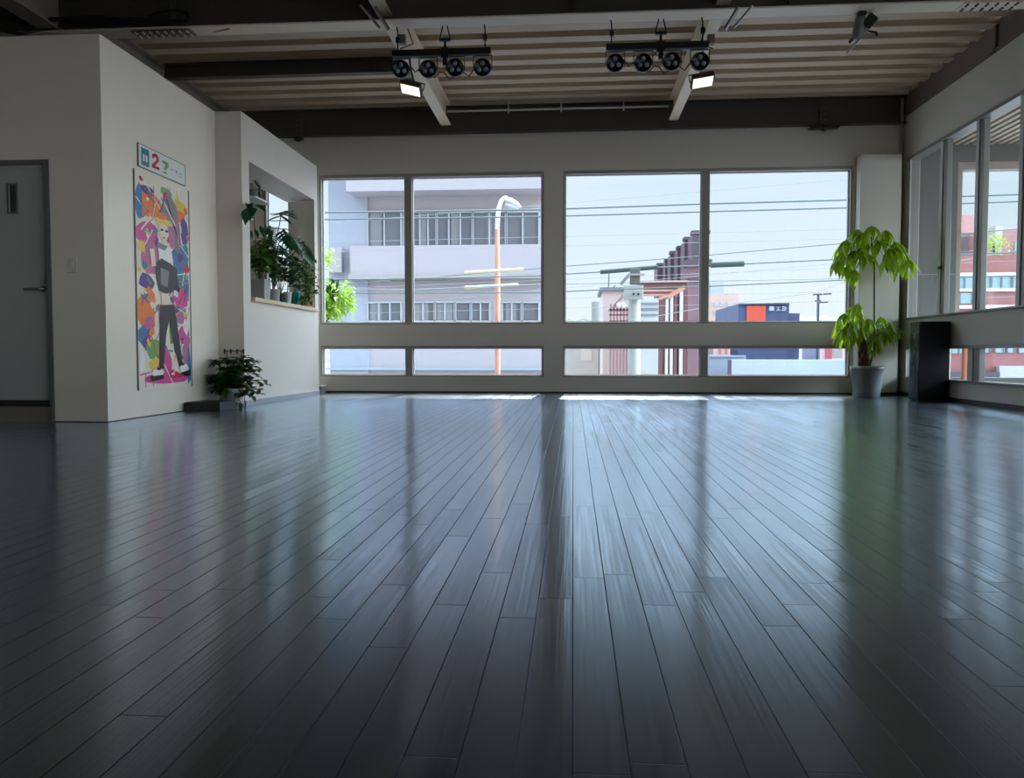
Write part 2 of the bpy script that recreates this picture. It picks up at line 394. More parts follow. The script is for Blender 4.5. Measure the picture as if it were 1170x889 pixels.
hanger(941, 118, 146, .38, 'bolted dark bracket with wide plate on the back beam above the right window')
# conduit
p0 = AY(511, 122.5, 10.62); p1 = AY(764, 117.5, 10.62)
q = MB(); q.tube([(p0.x, 10.62, 3.80), (p1.x, 10.62, 3.80)], .014)
for k in (.28, .52, .8):
    x = p0.x + (p1.x - p0.x) * k; q.box(x - .01, x + .01, 10.605, 10.635, 3.76, 3.83)
    q.tube([(x, 10.62, 3.8), (x, 10.62, 3.93)], .006)
tag(q.build('conduit_pipe', m_alul), 'thin pale conduit pipe running between the two lengthwise ceiling beams', 'pipe')

# ------------------------------------------------------------------ windows
def window_y(name, y, x0, x1, z0, z1, mull, label, fo=.045, fi=.03, dark=m_dfr, light=m_alul, glassy=.09, mw=.10):
    r = sthing(name, label, 'window', ((x0 + x1) / 2, y, z0))
    q = MB()
    for a in ((x0 + fo * .6, x1 - fo * .6, y + .005, y + .15, z1 - fo, z1), (x0 + fo * .6, x1 - fo * .6, y + .005, y + .15, z0, z0 + .02), (x0, x0 + fo * .6, y + .005, y + .15, z0, z1), (x1 - fo * .6, x1, y + .005, y + .15, z0, z1)): q.box(*a)
    for mx in mull: q.box(mx - mw / 2, mx + mw / 2, y + .02, y + .14, z0 + .02, z1 - fo)
    q.build('window_frame', dark, r, bevel=.003)
    xs = [x0 + fo * .6] + [v for mx in mull for v in (mx - mw / 2, mx + mw / 2)] + [x1 - fo * .6]
    g = MB(); s = MB()
    for i in range(0, len(xs), 2):
        a, c = xs[i], xs[i+1]; t_ = .014
        s.box(a, c, y + .07, y + .11, z0 + .02, z0 + .02 + t_); s.box(a, c, y + .07, y + .11, z1 - fo - t_, z1 - fo)
        s.box(a, a + t_, y + .07, y + .11, z0 + .02, z1 - fo); s.box(c - t_, c, y + .07, y + .11, z0 + .02, z1 - fo)
        g.add([(a, y + glassy, z0), (c, y + glassy, z0), (c, y + glassy, z1 - .02), (a, y + glassy, z1 - .02)], [(0, 1, 2, 3)])
    s.build('window_bead', light, r); g.build('window_pane', m_glass, r)
    return r
window_y('window_1', BY, *W12, [-2.30], 'left large back window of two panes facing the pale building')
window_y('window_2', BY, *W34, [1.777], 'right large back window of two panes facing the sky')
window_y('window_3', BY, *L12, [-2.30], 'low strip window under the left large window', fo=.03)
window_y('window_4', BY, *L34, [1.777], 'low strip window under the right large window', fo=.03)
window_y('window_5', BY, *W0, [], 'narrow bright window seen behind the plant shelf', fo=.06, mw=.05)
def window_x(name, x, y0, y1, z0, z1, mull, label, wid):
    r = sthing(name, label, 'window', (x, (y0 + y1) / 2, z0)); q = MB()
    q.box(x - .02, x + .13, y0, y1, z1 - .04, z1); q.box(x - .035, x + .13, y0, y1, z0, z0 + .022); q.box(x + .01, x + .13, y1 - .03, y1, z0, z1); q.box(x + .01, x + .13, y0, y0 + .03, z0, z1)
    for (ma, mb_) in mull: q.box(x + .012, x + .075, ma, mb_, z0 + .02, z1 - .04)
    q.build('window_frame', m_alu, r, bevel=.003)
    q = MB()
    for (ma, mb_) in mull: q.box(x + .0, x + .012, ma + (mb_ - ma) * .55, mb_, z0 + .02, z1 - .04)
    q.box(x + .0, x + .02, y1 - .055, y1 - .03, z0, z1)
    q.build('window_bead', m_alul, r)
    q = MB(); q.add([(x + .05, y0, z0), (x + .05, y1, z0), (x + .05, y1, z1), (x + .05, y0, z1)], [(0, 1, 2, 3)]); q.build('window_pane', m_glass, r)
mu = [(9.69, 9.84)] + [(8.86 - .845 * i, 9.0 - .845 * i) for i in range(13)]
window_x('window_6', RX, *RW, mu, 'long upper glazing of the right wall looking onto the balcony', 0)
window_x('window_7', RX, *RL, [(9.69, 9.84)] + [(8.84 - 1.69 * i, 9.07 - 1.69 * i) for i in range(6)], 'long low glazing of the right wall', 0)
window_y('window_fill', -3.2, -1.2, 3.4, .9, 1.75, [1.1], 'added unseen window behind the viewer for fill light')  # invented window, added to brighten the surfaces that face the camera
window_y('window_8', BY, 5.04, 7.8, .965, 3.07, [6.42], 'balcony end window looking at the red brick building', fo=.1, dark=mat('balcony_frame', (170, 155, 145), .5), mw=.05)
# small black catch on right window
q = MB(); p = AX(1074.5, 306, RX); q.box(RX - .02, RX + .0, p.y - .03, p.y + .03, p.z - .02, p.z + .02); tag(q.build('window_latch', m_black), 'small dark latch on the right wall glazing near the corner', 'latch')
# balcony: soffit with grooves, floor, outer parapet
q = MB(); q.box(RX + .15, 8.2, -3.2, BY, 3.32, 3.5)
x = RX + .2
while x < 8.0: q.box(x, x + .05, -3.2, BY, 3.295, 3.32); x += .11
struct(q.build('ceiling_balcony', mat('soffit_paint', (190, 178, 162), .6)), 'ribbed soffit of the balcony', 'ceiling')
q = MB(); q.box(RX + .15, 8.2, -3.2, BY + .2, -.15, -.02); struct(q.build('floor_balcony', mat('balcony_floor', (205, 200, 190), .8)), 'balcony floor', 'floor')
q = MB(); q.box(8.1, 8.2, -3.2, BY, -.02, .95); q.box(8.1, 8.2, -3.2, BY, 3.1, 3.3)
struct(q.build('wall_balcony_outer', mat('balcony_paint2', (190, 188, 182), .6)), 'outer parapet of the balcony', 'wall')
q = MB(); q.box(RX + .15, 5.04, BY - .004, BY, 1.60, 1.612); struct(q.build('trim_3', m_dfr), 'thin seam on balcony end wall', 'trim')
q = MB(); q.box(5.12, 5.2, BY - .12, BY - .04, 0, .95); tag(q.build('balcony_post', mat('orange_post', (205, 130, 95), .5)), 'orange post seen through the low right window', 'post')
q = MB(); q.tube([(4.93, BY - .09, 0), (4.93, BY - .09, .93)], .03); tag(q.build('downpipe', m_alul), 'white downpipe seen through the low right window', 'pipe')

# ------------------------------------------------------------------ door, switch
d = sthing('door_1', 'grey painted door with lever handle and slot window on the left', 'door', (-4.64, 6.08, 0))
q = MB(); Z0, Z1 = .175, 2.065
sx0, sx1, sz0, sz1 = -4.54, -4.475, 1.69, 1.91
def holed(q, x0, x1, y0, y1, z0, z1, h):
    q.box(x0, h[0], y0, y1, z0, z1); q.box(h[1], x1, y0, y1, z0, z1); q.box(h[0], h[1], y0, y1, z0, h[2]); q.box(h[0], h[1], y0, y1, h[3], z1)
holed(q, -5.07, -4.215, 6.075, 6.11, Z0, Z1, (sx0, sx1, sz0, sz1)); q.build('door_leaf', m_door, d)
q = MB(); q.box(-4.215, -4.175, 6.042, 6.17, 0, 2.1); q.box(-5.12, -5.07, 6.042, 6.17, 0, 2.1); q.box(-5.07, -4.215, 6.042, 6.17, 2.065, 2.1); q.build('door_frame', m_doorf, d, bevel=.003)
q = MB(); q.box(-5.07, -4.215, 6.07, 6.16, .125, .173); q.build('threshold', m_dark, d)
q = MB(); q.box(-5.07, -4.215, 6.055, 6.16, 0, .122); q.build('kick_board', mat('kick', (120, 112, 100), .5), d)
q = MB(); q.box(sx0, sx1, 6.088, 6.098, sz0, sz1); pn = q.build('slot_pane', mat('slot_glass', (60, 62, 62), .1), d)
q = MB(); e_ = .012
q.box(sx0 - e_, sx0, 6.068, 6.078, sz0 - e_, sz1 + e_); q.box(sx1, sx1 + e_, 6.068, 6.078, sz0 - e_, sz1 + e_); q.box(sx0, sx1, 6.068, 6.078, sz1, sz1 + e_); q.box(sx0, sx1, 6.068, 6.078, sz0 - e_, sz0); q.build('slot_trim', m_doorf, d)
q = MB(); q.lathe([(.024, 0), (.024, .008), (.01, .012), (.01, .045), (0, .045)], (-4.265, 6.075, 1.075), 20, mtx=Matrix.Rotation(PI / 2, 4, 'X'))
q.tube([(-4.265, 6.03, 1.075), (-4.33, 6.028, 1.078), (-4.40, 6.03, 1.074)], [.011, .010, .008], 10); q.build('door_handle', m_steel, d)
q = MB(); q.lathe([(.017, 0), (.017, .01), (.008, .014), (0, .014)], (-4.265, 6.075, 1.13), 16, mtx=Matrix.Rotation(PI / 2, 4, 'X')); q.build('door_lock', m_steel, d)
sw = thing('light_switch', 'pale rectangular light switch on the wall beside the door', 'switch', (-3.995, 6.05, 1.2))
q = MB(); q.box(-4.033, -3.96, 6.043, 6.05, 1.2, 1.32); q.build('plate', mat('switch_plate', (222, 216, 200), .4), sw, bevel=.003)
q = MB(); q.box(-4.010, -3.983, 6.038, 6.043, 1.235, 1.285); q.build('rocker', mat('switch_rocker', (230, 226, 214), .35), sw, bevel=.002)
# socket-like low black box
q = MB(); q.box(-3.715, -3.36, 7.26, 7.62, 0, .085); q.box(-3.70, -3.375, 7.275, 7.605, .085, .09, 0)
tag(q.build('low_box', m_black, bevel=.004), 'low flat black box on the floor beside the small floor plant', 'box')
q = MB(); q.box(-3.60, -3.47, 10.66, 10.84, 0, .10); q.box(-3.605, -3.465, 10.655, 10.845, .10, .112, 1)
tag(q.build('small_box', [m_potg, m_white], bevel=.003), 'small grey box on the floor at the left end of the back wall', 'box')

# ------------------------------------------------------------------ poster and sign (flat prints on boards)
PX = -3.73
def flatprint(name, y0, y1, z0, z1, shapes, mats, parent, off=.004):
    """shapes: (material index, [(u,v)...]) in 0..1, stacked on the board face"""
    q = MB(); n = 0
    q.box(PX, PX + off, y0, y1, z0, z1, 0)
    for mi, pts in shapes:
        n += 1; xx = PX + off + .00003 * n
        vs = [(xx, y0 + u * (y1 - y0), z0 + v * (z1 - z0)) for u, v in pts]
        a = sum((pts[i][0] * pts[(i + 1) % len(pts)][1] - pts[(i + 1) % len(pts)][0] * pts[i][1]) for i in range(len(pts)))
        f = tuple(range(len(pts))) if a > 0 else tuple(range(len(pts)))[::-1]
        q.add(vs, [f], mi)
    return q.build(name, mats, parent)
pc = [mat('print_' + n, c, .35, var=.1) for n, c in [('cream', (232, 222, 205)), ('pink', (214, 78, 150)), ('orange', (240, 130, 60)), ('blue', (66, 120, 170)), ('purple', (92, 60, 140)), ('yellow', (236, 200, 90)),
     ('green', (120, 165, 100)), ('charcoal', (48, 46, 50)), ('skin', (238, 214, 198)), ('black', (20, 18, 20)), ('white', (236, 236, 232)), ('mauve', (190, 110, 150)), ('teal', (50, 130, 150)), ('red', (200, 40, 60)), ('grey', (130, 128, 130))]]
(CR, PK, OR, BL, PU, YE, GR, CH, SK, BK, WH, MV, TE, RD, GY) = range(15)
def blob(cx, cy, rx, ry, n=9, j=.25, rot=0, seed=0):
    rr = random.Random(seed * 31 + int(cx * 100) + int(cy * 1000)); out = []
    for i in range(n):
        a = 2 * PI * i / n + rot; k = 1 + rr.uniform(-j, j); out.append((min(.99, max(.01, cx + rx * math.cos(a) * k)), min(.995, max(.005, cy + ry * math.sin(a) * k))))
    return out
def stroke(p, w, asp=.49):
    (x0, y0), (x1, y1) = p; dx, dy = (x1 - x0) * asp, y1 - y0; l = math.hypot(dx, dy); nx, ny = -dy / l * w, dx / l * w
    return [(x0 + nx / asp, y0 + ny), (x1 + nx / asp, y1 + ny), (x1 - nx / asp, y1 - ny), (x0 - nx / asp, y0 - ny)]
sh = []
for mi, *a in [(OR, .25, .86, .28, .07), (PU, .2, .93, .13, .02), (BL, .07, .85, .07, .09), (YE, .75, .9, .2, .04), (OR, .8, .86, .12, .03), (PU, .9, .78, .07, .07), (PK, .22, .72, .2, .06), (MV, .3, .62, .2, .08), (BL, .82, .62, .16, .12), (TE, .85, .5, .13, .08),
    (PU, .18, .5, .13, .04), (YE, .2, .42, .12, .05), (OR, .18, .37, .15, .10), (MV, .2, .3, .08, .05), (BL, .12, .25, .12, .06), (PU, .16, .22, .09, .025), (GR, .28, .19, .14, .06), (YE, .3, .11, .1, .04), (PK, .8, .45, .15, .05), (MV, .78, .36, .13, .05), (PU, .7, .39, .1, .02), (GR, .62, .3, .06, .08),
    (PK, .85, .26, .11, .06), (GR, .72, .2, .07, .05), (MV, .9, .17, .08, .07), (PK, .48, .12, .14, .1), (PK, .5, .045, .42, .03), (RD, .66, .06, .14, .018), (WH, .9, .3, .06, .04), (BL, .95, .1, .04, .1), (WH, .08, .12, .05, .05), (GR, .55, .95, .13, .02), (WH, .62, .92, .1, .025), (RD, .12, .97, .05, .012), (TE, .93, .68, .05, .05)]:
    sh.append((mi, blob(*a, seed=mi)))
for p in [((.1, .99), (.6, .8)), ((.02, .88), (.3, .8)), ((.55, .8), (.98, .66)), ((.6, .55), (.98, .58)), ((.03, .6), (.3, .75)), ((.5, .22), (.7, .08)), ((.4, .15), (.62, .02))]:
    sh.append((WH, stroke(p, .003)))
rp = random.Random(12)
for k in range(110):
    cx, cy = rp.uniform(.03, .97), rp.uniform(.02, .97); c_ = rp.choice([PK, OR, BL, PU, YE, GR, MV, TE, CR, WH, GY, RD] if cy > .12 else [PK, MV, RD, WH, PK])
    if rp.random() < .45: sh.append((c_, blob(cx, cy, rp.uniform(.02, .06), rp.uniform(.006, .025), n=7, j=.5, seed=k)))
    else:
        a_ = rp.uniform(0, 3.14); l_ = rp.uniform(.02, .07); sh.append((c_, stroke(((min(.98, max(.02, cx - l_ * 1.6 * math.cos(a_))), min(.98, max(.01, cy - l_ * math.sin(a_)))), (min(.98, max(.02, cx + l_ * 1.6 * math.cos(a_))), min(.98, max(.01, cy + l_ * math.sin(a_))))), rp.uniform(.0015, .005))))
# figure in the print: hair, face, jacket, leggings, trainers
sh += [(GY, [(.42, .83), (.50, .91), (.62, .95), (.74, .90), (.80, .80), (.82, .72), (.74, .66), (.66, .70), (.6, .78)]), (BK, stroke(((.56, .92), (.76, .74)), .006)), (WH, stroke(((.5, .9), (.72, .8)), .004)), (MV, stroke(((.74, .84), (.78, .69)), .009)),
       (YE, blob(.5, .80, .16, .022, j=.1)), (OR, blob(.46, .83, .10, .018, j=.2)), (SK, [(.40, .79), (.58, .79), (.6, .755), (.54, .715), (.47, .705), (.41, .73)]), (BK, blob(.455, .762, .03, .006, j=.05)), (BK, blob(.545, .762, .03, .006, j=.05)), (RD, blob(.49, .727, .025, .004, j=.05)),
       (MV, [(.56, .79), (.68, .79), (.7, .70), (.62, .68), (.59, .73)]), (SK, [(.46, .71), (.54, .71), (.55, .67), (.45, .67)]), (WH, [(.38, .67), (.62, .69), (.66, .62), (.4, .6)]), (GY, [(.38, .70), (.56, .69), (.5, .665), (.36, .675)]),
       (CH, [(.34, .60), (.44, .625), (.6, .61), (.72, .59), (.76, .50), (.66, .475), (.5, .455), (.38, .47), (.34, .53)]), (GY, [(.42, .58), (.58, .57), (.54, .49), (.42, .5)]), (SK, stroke(((.27, .66), (.3, .58)), .02)), (BK, stroke(((.7, .5), (.78, .485)), .012)), (WH, stroke(((.66, .47), (.74, .46)), .014)),
       (SK, [(.42, .46), (.56, .46), (.58, .405), (.43, .395)]), (CH, [(.40, .40), (.66, .41), (.68, .37), (.76, .22), (.82, .11), (.74, .10), (.62, .24), (.56, .33), (.50, .26), (.44, .09), (.36, .09), (.38, .25)]),
       (WH, blob(.34, .075, .10, .028, j=.1)), (BK, [(.2, .06), (.44, .065), (.44, .045), (.22, .035)]), (WH, blob(.84, .09, .09, .03, j=.1)), (BK, [(.76, .07), (.97, .085), (.97, .055), (.86, .05)]), (BK, blob(.36, .095, .05, .008)), (BK, blob(.80, .115, .05, .008))]
po = thing('wall_poster', 'tall colourful painted poster of a standing figure in black on the left wall', 'poster', (PX, 6.97, .24))
flatprint('print', 6.49, 7.44, .24, 2.12, sh, pc, po, .006)
q = MB()
for a in ((6.484, 6.494, .235, 2.125), (7.436, 7.446, .235, 2.125)): q.box(PX, PX + .012, *a)
q.build('edge_strip', m_grey, po)
sg = thing('logo_sign', 'white strip sign with blue red and green marks above the poster', 'sign', (PX, 6.96, 2.16))
flatprint('board', 6.56, 7.37, 2.165, 2.352, [
    (TE, [(.05, .1), (.21, .1), (.21, .9), (.05, .9)]), (BL, [(.08, .42), (.18, .42), (.18, .55), (.08, .55)]), (WH, [(.085, .30), (.12, .30), (.12, .62), (.085, .62)]), (WH, [(.14, .3), (.175, .3), (.175, .62), (.14, .62)]),
    (RD, [(.27, .62), (.27, .8), (.32, .9), (.37, .9), (.41, .75), (.41, .6), (.33, .32), (.42, .32), (.42, .18), (.26, .18), (.26, .32), (.36, .62), (.35, .72), (.31, .72), (.31, .62)]),
    (GR, [(.48, .75), (.62, .75), (.62, .55), (.56, .32), (.5, .32), (.55, .58), (.48, .6)]), (GR, [(.5, .25), (.58, .25), (.58, .15), (.5, .15)]),
    (GY, [(.78, .42), (.81, .42), (.81, .55), (.78, .55)]), (GY, [(.66, .5), (.74, .5), (.74, .53), (.66, .53)]), (GY, [(.84, .45), (.93, .45), (.93, .48), (.84, .48)]), (GY, [(.84, .3), (.93, .3), (.93, .33), (.84, .33)])],
    [pc[i] if i != 0 else mat('sign_white', (222, 226, 222), .35) for i in range(15)], sg, .012)
q = MB(); q.box(PX, PX + .014, 6.553, 6.56, 2.16, 2.357); q.box(PX, PX + .014, 7.37, 7.377, 2.16, 2.357); q.box(PX, PX + .014, 6.553, 7.377, 2.158, 2.165); q.box(PX, PX + .014, 6.553, 7.377, 2.352, 2.359); q.build('sign_frame', m_grey, sg)

# ------------------------------------------------------------------ ceiling lights and gear
def light_bar(x0, label):
    yb, zb = 7.3, 3.318
    r = thing('stage_light_bar', label, 'stage light', (x0, yb, zb), 'stage light bars under the cross beam')
    q = MB(); q.box(x0, x0 + .915, yb - .03, yb + .03, zb - .028, zb + .028); q.build('bar', m_black, r, bevel=.005)
    q = MB(); q.box(x0 + .02, x0 + .90, yb - .02, yb + .02, zb - .042, zb - .028); q.build('rail', m_grey, r)
    for k in range(4):
        cx = x0 + .082 + k * .252; cz = zb - .142 - (k % 2) * .006
        R = Matrix.Rotation(PI / 2 + .12, 4, 'X') @ Matrix.Rotation(0, 4, 'Z')
        q = MB(); q.lathe([(0, -.12), (.045, -.12), (.055, -.10), (.078, -.03), (.08, .02), (.078, .03), (.07, .03), (.068, .018), (0, .018)], (cx, yb, cz), 28, mtx=R)
        h = q.build('lamp_head', m_black, r)
        q = MB(); q.box(cx - .088, cx - .082, yb - .012, yb + .012, cz - .02, zb - .04); q.box(cx + .082, cx + .088, yb - .012, yb + .012, cz - .02, zb - .04); q.box(cx - .088, cx + .088, yb - .012, yb + .012, zb - .048, zb - .04); q.build('yoke', m_black, r)
        for a in (90, 210, 330):
            q = MB(); q.lathe([(.021, .016), (.021, .024), (.012, .030), (0, .031)], Vector((cx, yb, cz)) + R @ Vector((.036 * math.cos(math.radians(a)), .036 * math.sin(math.radians(a)), 0)), 14, mtx=R); q.build('lens', m_lensg, r)
    q = MB(); xc = x0 + .49
    q.box(xc - .035, xc + .035, yb - .034, yb + .034, zb - .06, zb + .034); q.box(xc - .02, xc + .02, yb - .02, yb + .02, zb - .12, zb - .06); q.tube([(xc, yb, zb), (xc, yb, zb + .13)], .012); q.box(xc - .05, xc + .05, yb - .015, yb + .015, zb + .10, zb + .125)
    q.tube([(xc - .05, yb, zb + .12), (xc - .02, yb, zb + .24)], .006); q.tube([(xc + .05, yb, zb + .12), (xc + .02, yb, zb + .24)], .006)
    q.build('mounting_clamp', m_black, r)
    for xx in (x0 + .05, x0 + .86):
        q = MB(); q.tube([(xx, yb, zb + .02), (xx, yb, zb + .20), (xx - .01, yb, 3.57)], .007, 6); q.box(xx - .018, xx + .018, yb - .015, yb + .015, zb + .10, zb + .15); q.build('hanger_rod', m_black, r)
    q = MB(); pts = [(x0 + .16 + .73 * t / 16, yb + .03, zb - .10 - .10 * math.sin(PI * t / 16) - .04 * math.sin(t * 1.7)) for t in range(17)]; q.tube(pts, .006, 6); q.build('cable', m_black, r)
    return r
light_bar(-1.675, 'left black stage light bar with four round lamps, its left lamp over the pale beam')
light_bar(.285, 'right black stage light bar with four round lamps, its right lamp near the pale beam')
def flood(c, tx, label, beamx):
    r = thing('flood_light', label, 'flood light', c, 'flood lights on the lengthwise beams')
    R = Matrix.Translation(Vector(c)) @ Matrix.Rotation(tx, 4, 'Y') @ Matrix.Rotation(math.radians(-20), 4, 'X')
    q = MB(); q.box(-.115, .115, -.085, .085, 0, .045, 0, R); 
    for i in range(7): q.box(-.10 + i * .031, -.09 + i * .031, -.07, .07, .045, .07, 0, R)
    q.build('housing', m_beamd, r, bevel=.004)
    q = MB(); q.box(-.10, .10, -.07, .07, -.006, 0, 0, R); q.build('lens', m_lamp, r)
    q = MB(); q.tube([R @ Vector((-.125, 0, .02)), R @ Vector((-.125, 0, .11)), R @ Vector((.125, 0, .11)), R @ Vector((.125, 0, .02))], .008, 6); q.tube([R @ Vector((0, 0, .11)), (beamx, c[1], 3.66)], .010, 6)
    q.build('bracket', m_beamd, r)
flood(tuple(AY(469, 103, 8.3)), .25, 'lit flood light below the left stage light bar', -1.73)
flood(tuple(AY(803, 94, 8.3)), -.15, 'lit flood light below the right stage light bar', 1.31)
# hanging spot at the right
c = AY(982, 30, 7.35); r = thing('hanging_projector', 'dark angled spotlight hanging from the cross beam at the upper right', 'spotlight', c)
q = MB(); q.tube([(c.x, 7.3, 3.57), (c.x - .01, 7.32, c.z + .05)], .013); q.box(c.x - .03, c.x + .03, 7.27, 7.33, 3.53, 3.56); q.build('rod', m_black, r)
q = MB(); d0 = AY(984, 14, 7.33); d1 = AY(979, 45, 7.38); q.tube([d0, (d0 + d1) / 2, d1], [.035, .05, .045], 14); q.build('body', m_grey, r)
q = MB(); d0 = AY(992, 26, 7.36); q.box(-.045, .045, -.05, .05, -.06, .06, 0, Matrix.Translation(d0) @ Matrix.Rotation(.7, 4, 'Y')); q.build('housing', m_black, r, bevel=.004)
q = MB(); q.tube([AY(982, 45, 7.38), AY(967, 61, 7.46)], [.012, .010], 8); q.build('arm', m_alul, r)
q = MB(); q.tube([AY(980, 38, 7.36), AY(970, 49, 7.40)], [.018, .012], 8); q.build('barrel', m_black, r)
q = MB(); q.tube([AY(990, 35, 7.36), AY(1001, 37, 7.36), AY(1002, 41, 7.36)], [.006, .012, .014], 8); q.build('knob', m_black, r)
# cables lying along the cross beam at the left
def cable(pts, r_, lab, m=m_black, grp='black cables on the cross beam'):
    P = [Vector(p) for p in pts]; out = []
    for i in range(len(P) - 1):
        for k in range(5):
            t = k / 5; p_1 = P[max(i-1, 0)]; p2 = P[i]; p3 = P[i+1]; p4 = P[min(i+2, len(P)-1)]
            out.append(.5 * ((2 * p2) + (p3 - p_1) * t + (2 * p_1 - 5 * p2 + 4 * p3 - p4) * t * t + (3 * p2 - p_1 - 3 * p3 + p4) * t ** 3))
    out.append(P[-1]); q = MB(); q.tube(out, r_, 7); return tag(q.build('cable', m), lab, 'cable', grp)
A = lambda x, y, D=7.1: AY(x, y, D)
cable([A(-20, 14), A(30, 26), A(60, 22), A(110, 20), A(150, 23), A(190, 24)], .02, 'thick black cable sagging along the cross beam above the door wall')
cable([A(-20, 30), A(20, 38, 7.0), A(45, 34), A(75, 30), A(120, 29), A(160, 22), A(215, 24)], .014, 'thin black cable lying lowest along the cross beam above the door wall')
cable([A(165, 24), A(178, 15), A(198, 12), A(214, 16), A(211, 25), A(185, 27), A(168, 24)], .012, 'black cable coil looped on the cross beam above the poster')
cable([A(185, 26, 7.12), A(205, 34, 7.3), A(235, 37, 7.3), A(262, 33, 7.2)], .006, 'thin drooping cable under the cross beam right of the splice plate', m_beamd)
# bracket clutter where beams meet
for (px, lab, dx) in ((452, 'left', 1), (820, 'right', -1)):
    base = AY(px, 22, 7.12); r = thing('junction_bracket', 'pale metal bracket with pipe ends where the %s lengthwise beam meets the cross beam' % lab, 'bracket', base)
    q = MB(); bx = -1.73 if dx == 1 else 1.31
    q.box(bx - .12, bx + .12, 7.36, 7.5, 3.615, 3.638); q.build('gusset', m_beaml, r)
    q = MB(); q.tube([AY(px - 40 * dx, 6, 7.0), AY(px - 18 * dx, 32, 7.05)], .012, 8); q.tube([AY(px - 24 * dx, 8, 7.0), AY(px - 8 * dx, 34, 7.05)], .018, 8); q.build('pipe_end', m_steel, r)
    q = MB(); q.tube([AY(px + 14 * dx, 33, 7.3), AY(px + 20 * dx, 50, 7.34), AY(px + 5 * dx, 56, 7.34)], .008, 7); q.box(*(lambda v: (v.x - .03, v.x + .03, 7.3, 7.36, v.z - .04, v.z + .04))(AY(px + 8 * dx, 46, 7.34))); q.build('cable_clip', m_beam, r)

# ------------------------------------------------------------------ plants
def V(*a): return Vector(a)
# pachira in the right corner
pc0 = AZ(990, 453, 0); PYC = 10.28; pxc = pc0.x * PYC / pc0.y
r = thing('potted_tree', 'tall two-tier potted tree with drooping bright green leaves in the right corner', 'plant', (pxc, PYC, 0))
q = MB(); q.lathe([(0, 0), (.15, 0), (.155, .01), (.16, .05), (.163, .06), (.166, .12), (.17, .13), (.175, .19), (.179, .20), (.184, .27), (.188, .28), (.192, .34), (.205, .355), (.205, .40), (.188, .40), (.185, .35), (0, .35)], (pxc, PYC, .0), 40)
pot = q.build('pot', m_pot, r)
q = MB(); q.lathe([(0, .36), (.10, .365), (.186, .35)], (pxc, PYC, 0), 24); q.build('soil', m_soil, r)
q = MB(); tz = AY(988, 396, PYC); b0 = V(pxc - .03, PYC, .34)
for k in range(3):
    pts = []
    for i in range(13):
        t = i / 12; a = t * 5 + k * 2.1; rr = .035 * (1 - .3 * t)
        pts.append(V(b0.x + (tz.x - .03 - b0.x) * t + rr * math.cos(a), PYC + rr * math.sin(a), .34 + (tz.z + .08 - .34) * t))
    q.tube(pts, [.042 - .014 * i / 12 for i in range(13)], 10)
q.build('trunk', m_bark, r)
q = MB(); st = [V(pxc + .02, PYC, .36)] + [AY(999, y, PYC) for y in (400, 360, 330, 305, 290)] + [AY(996, 278, PYC), AY(995, 270, PYC)]
q.tube(st, [.014, .014, .013, .012, .012, .010, .008, .006], 8); q.build('stem', m_stem, r)
def palmate(px, py, dy, n, L, src, q, qs, rs, spread=1.0):
    h = AY(px, py, PYC + dy); qs.tube([src, (src + h) / 2 + V(0, 0, .05), h], [.005, .004, .003], 5)
    a0 = rs.uniform(0, 6.28); out = (h - src); out.z = 0
    if out.length > .01: out.normalize()
    for k in range(n):
        a = a0 + 2 * PI * k / n; d_ = V(math.cos(a) * .55 * spread, math.sin(a) * .55 * spread, -.35) + out * .35
        q.leaf(h, d_, L * rs.uniform(.8, 1.15), L * rs.uniform(.24, .32), droop=rs.uniform(1.2, 2.2), fold=.12)
rs = random.Random(3); q = MB(); qs = MB()
qs2 = MB()
top = AY(996, 282, PYC)
for (x, y, dy) in [(980, 262, .05), (996, 258, -.1), (1012, 263, .1), (967, 274, -.12), (988, 272, .15), (1004, 275, -.15), (1022, 276, .0), (963, 288, .08), (1032, 288, .08), (976, 286, -.2), (1016, 284, -.25), (958, 298, -.05), (1037, 296, -.12), (970, 303, .1), (1012, 296, .12), (1028, 300, .2), (992, 290, -.2), (977, 308, -.05), (985, 266, -.22), (1007, 268, .2), (1020, 288, .22), (1024, 283, -.25), (970, 293, .22), (964, 280, .2), (984, 283, -.28)]:
    palmate(x, y, dy, 6, .26, top, q, qs2, rs)
q.build('upper_leaves', l_pach, r); low = AY(988, 398, PYC); q = MB()
for (x, y, dy) in [(975, 350, .05), (965, 358, -.1), (983, 357, .15), (992, 364, -.15), (961, 370, .1), (972, 368, -.2), (1006, 362, .05), (1016, 369, -.1), (1022, 374, .1), (984, 376, -.2), (1000, 374, .15), (966, 382, .05), (1010, 380, -.15), (997, 385, -.05), (1018, 372, -.2), (976, 380, -.1), (980, 347, -.1), (970, 360, .2), (988, 370, .22), (1012, 366, .2), (963, 376, -.2)]:
    palmate(x, y, dy, 6, .235, low, q, qs, rs)
for (x, y, dy) in [(996, 400, -.1), (1003, 396, .05)]: palmate(x, y, dy, 4, .13, low, q, qs, rs)
q.build('lower_leaves', l_pach, r); qs.build('leaf_stalks', m_stem, r); qs2.build('upper_leaf_stalks', m_stem, r)

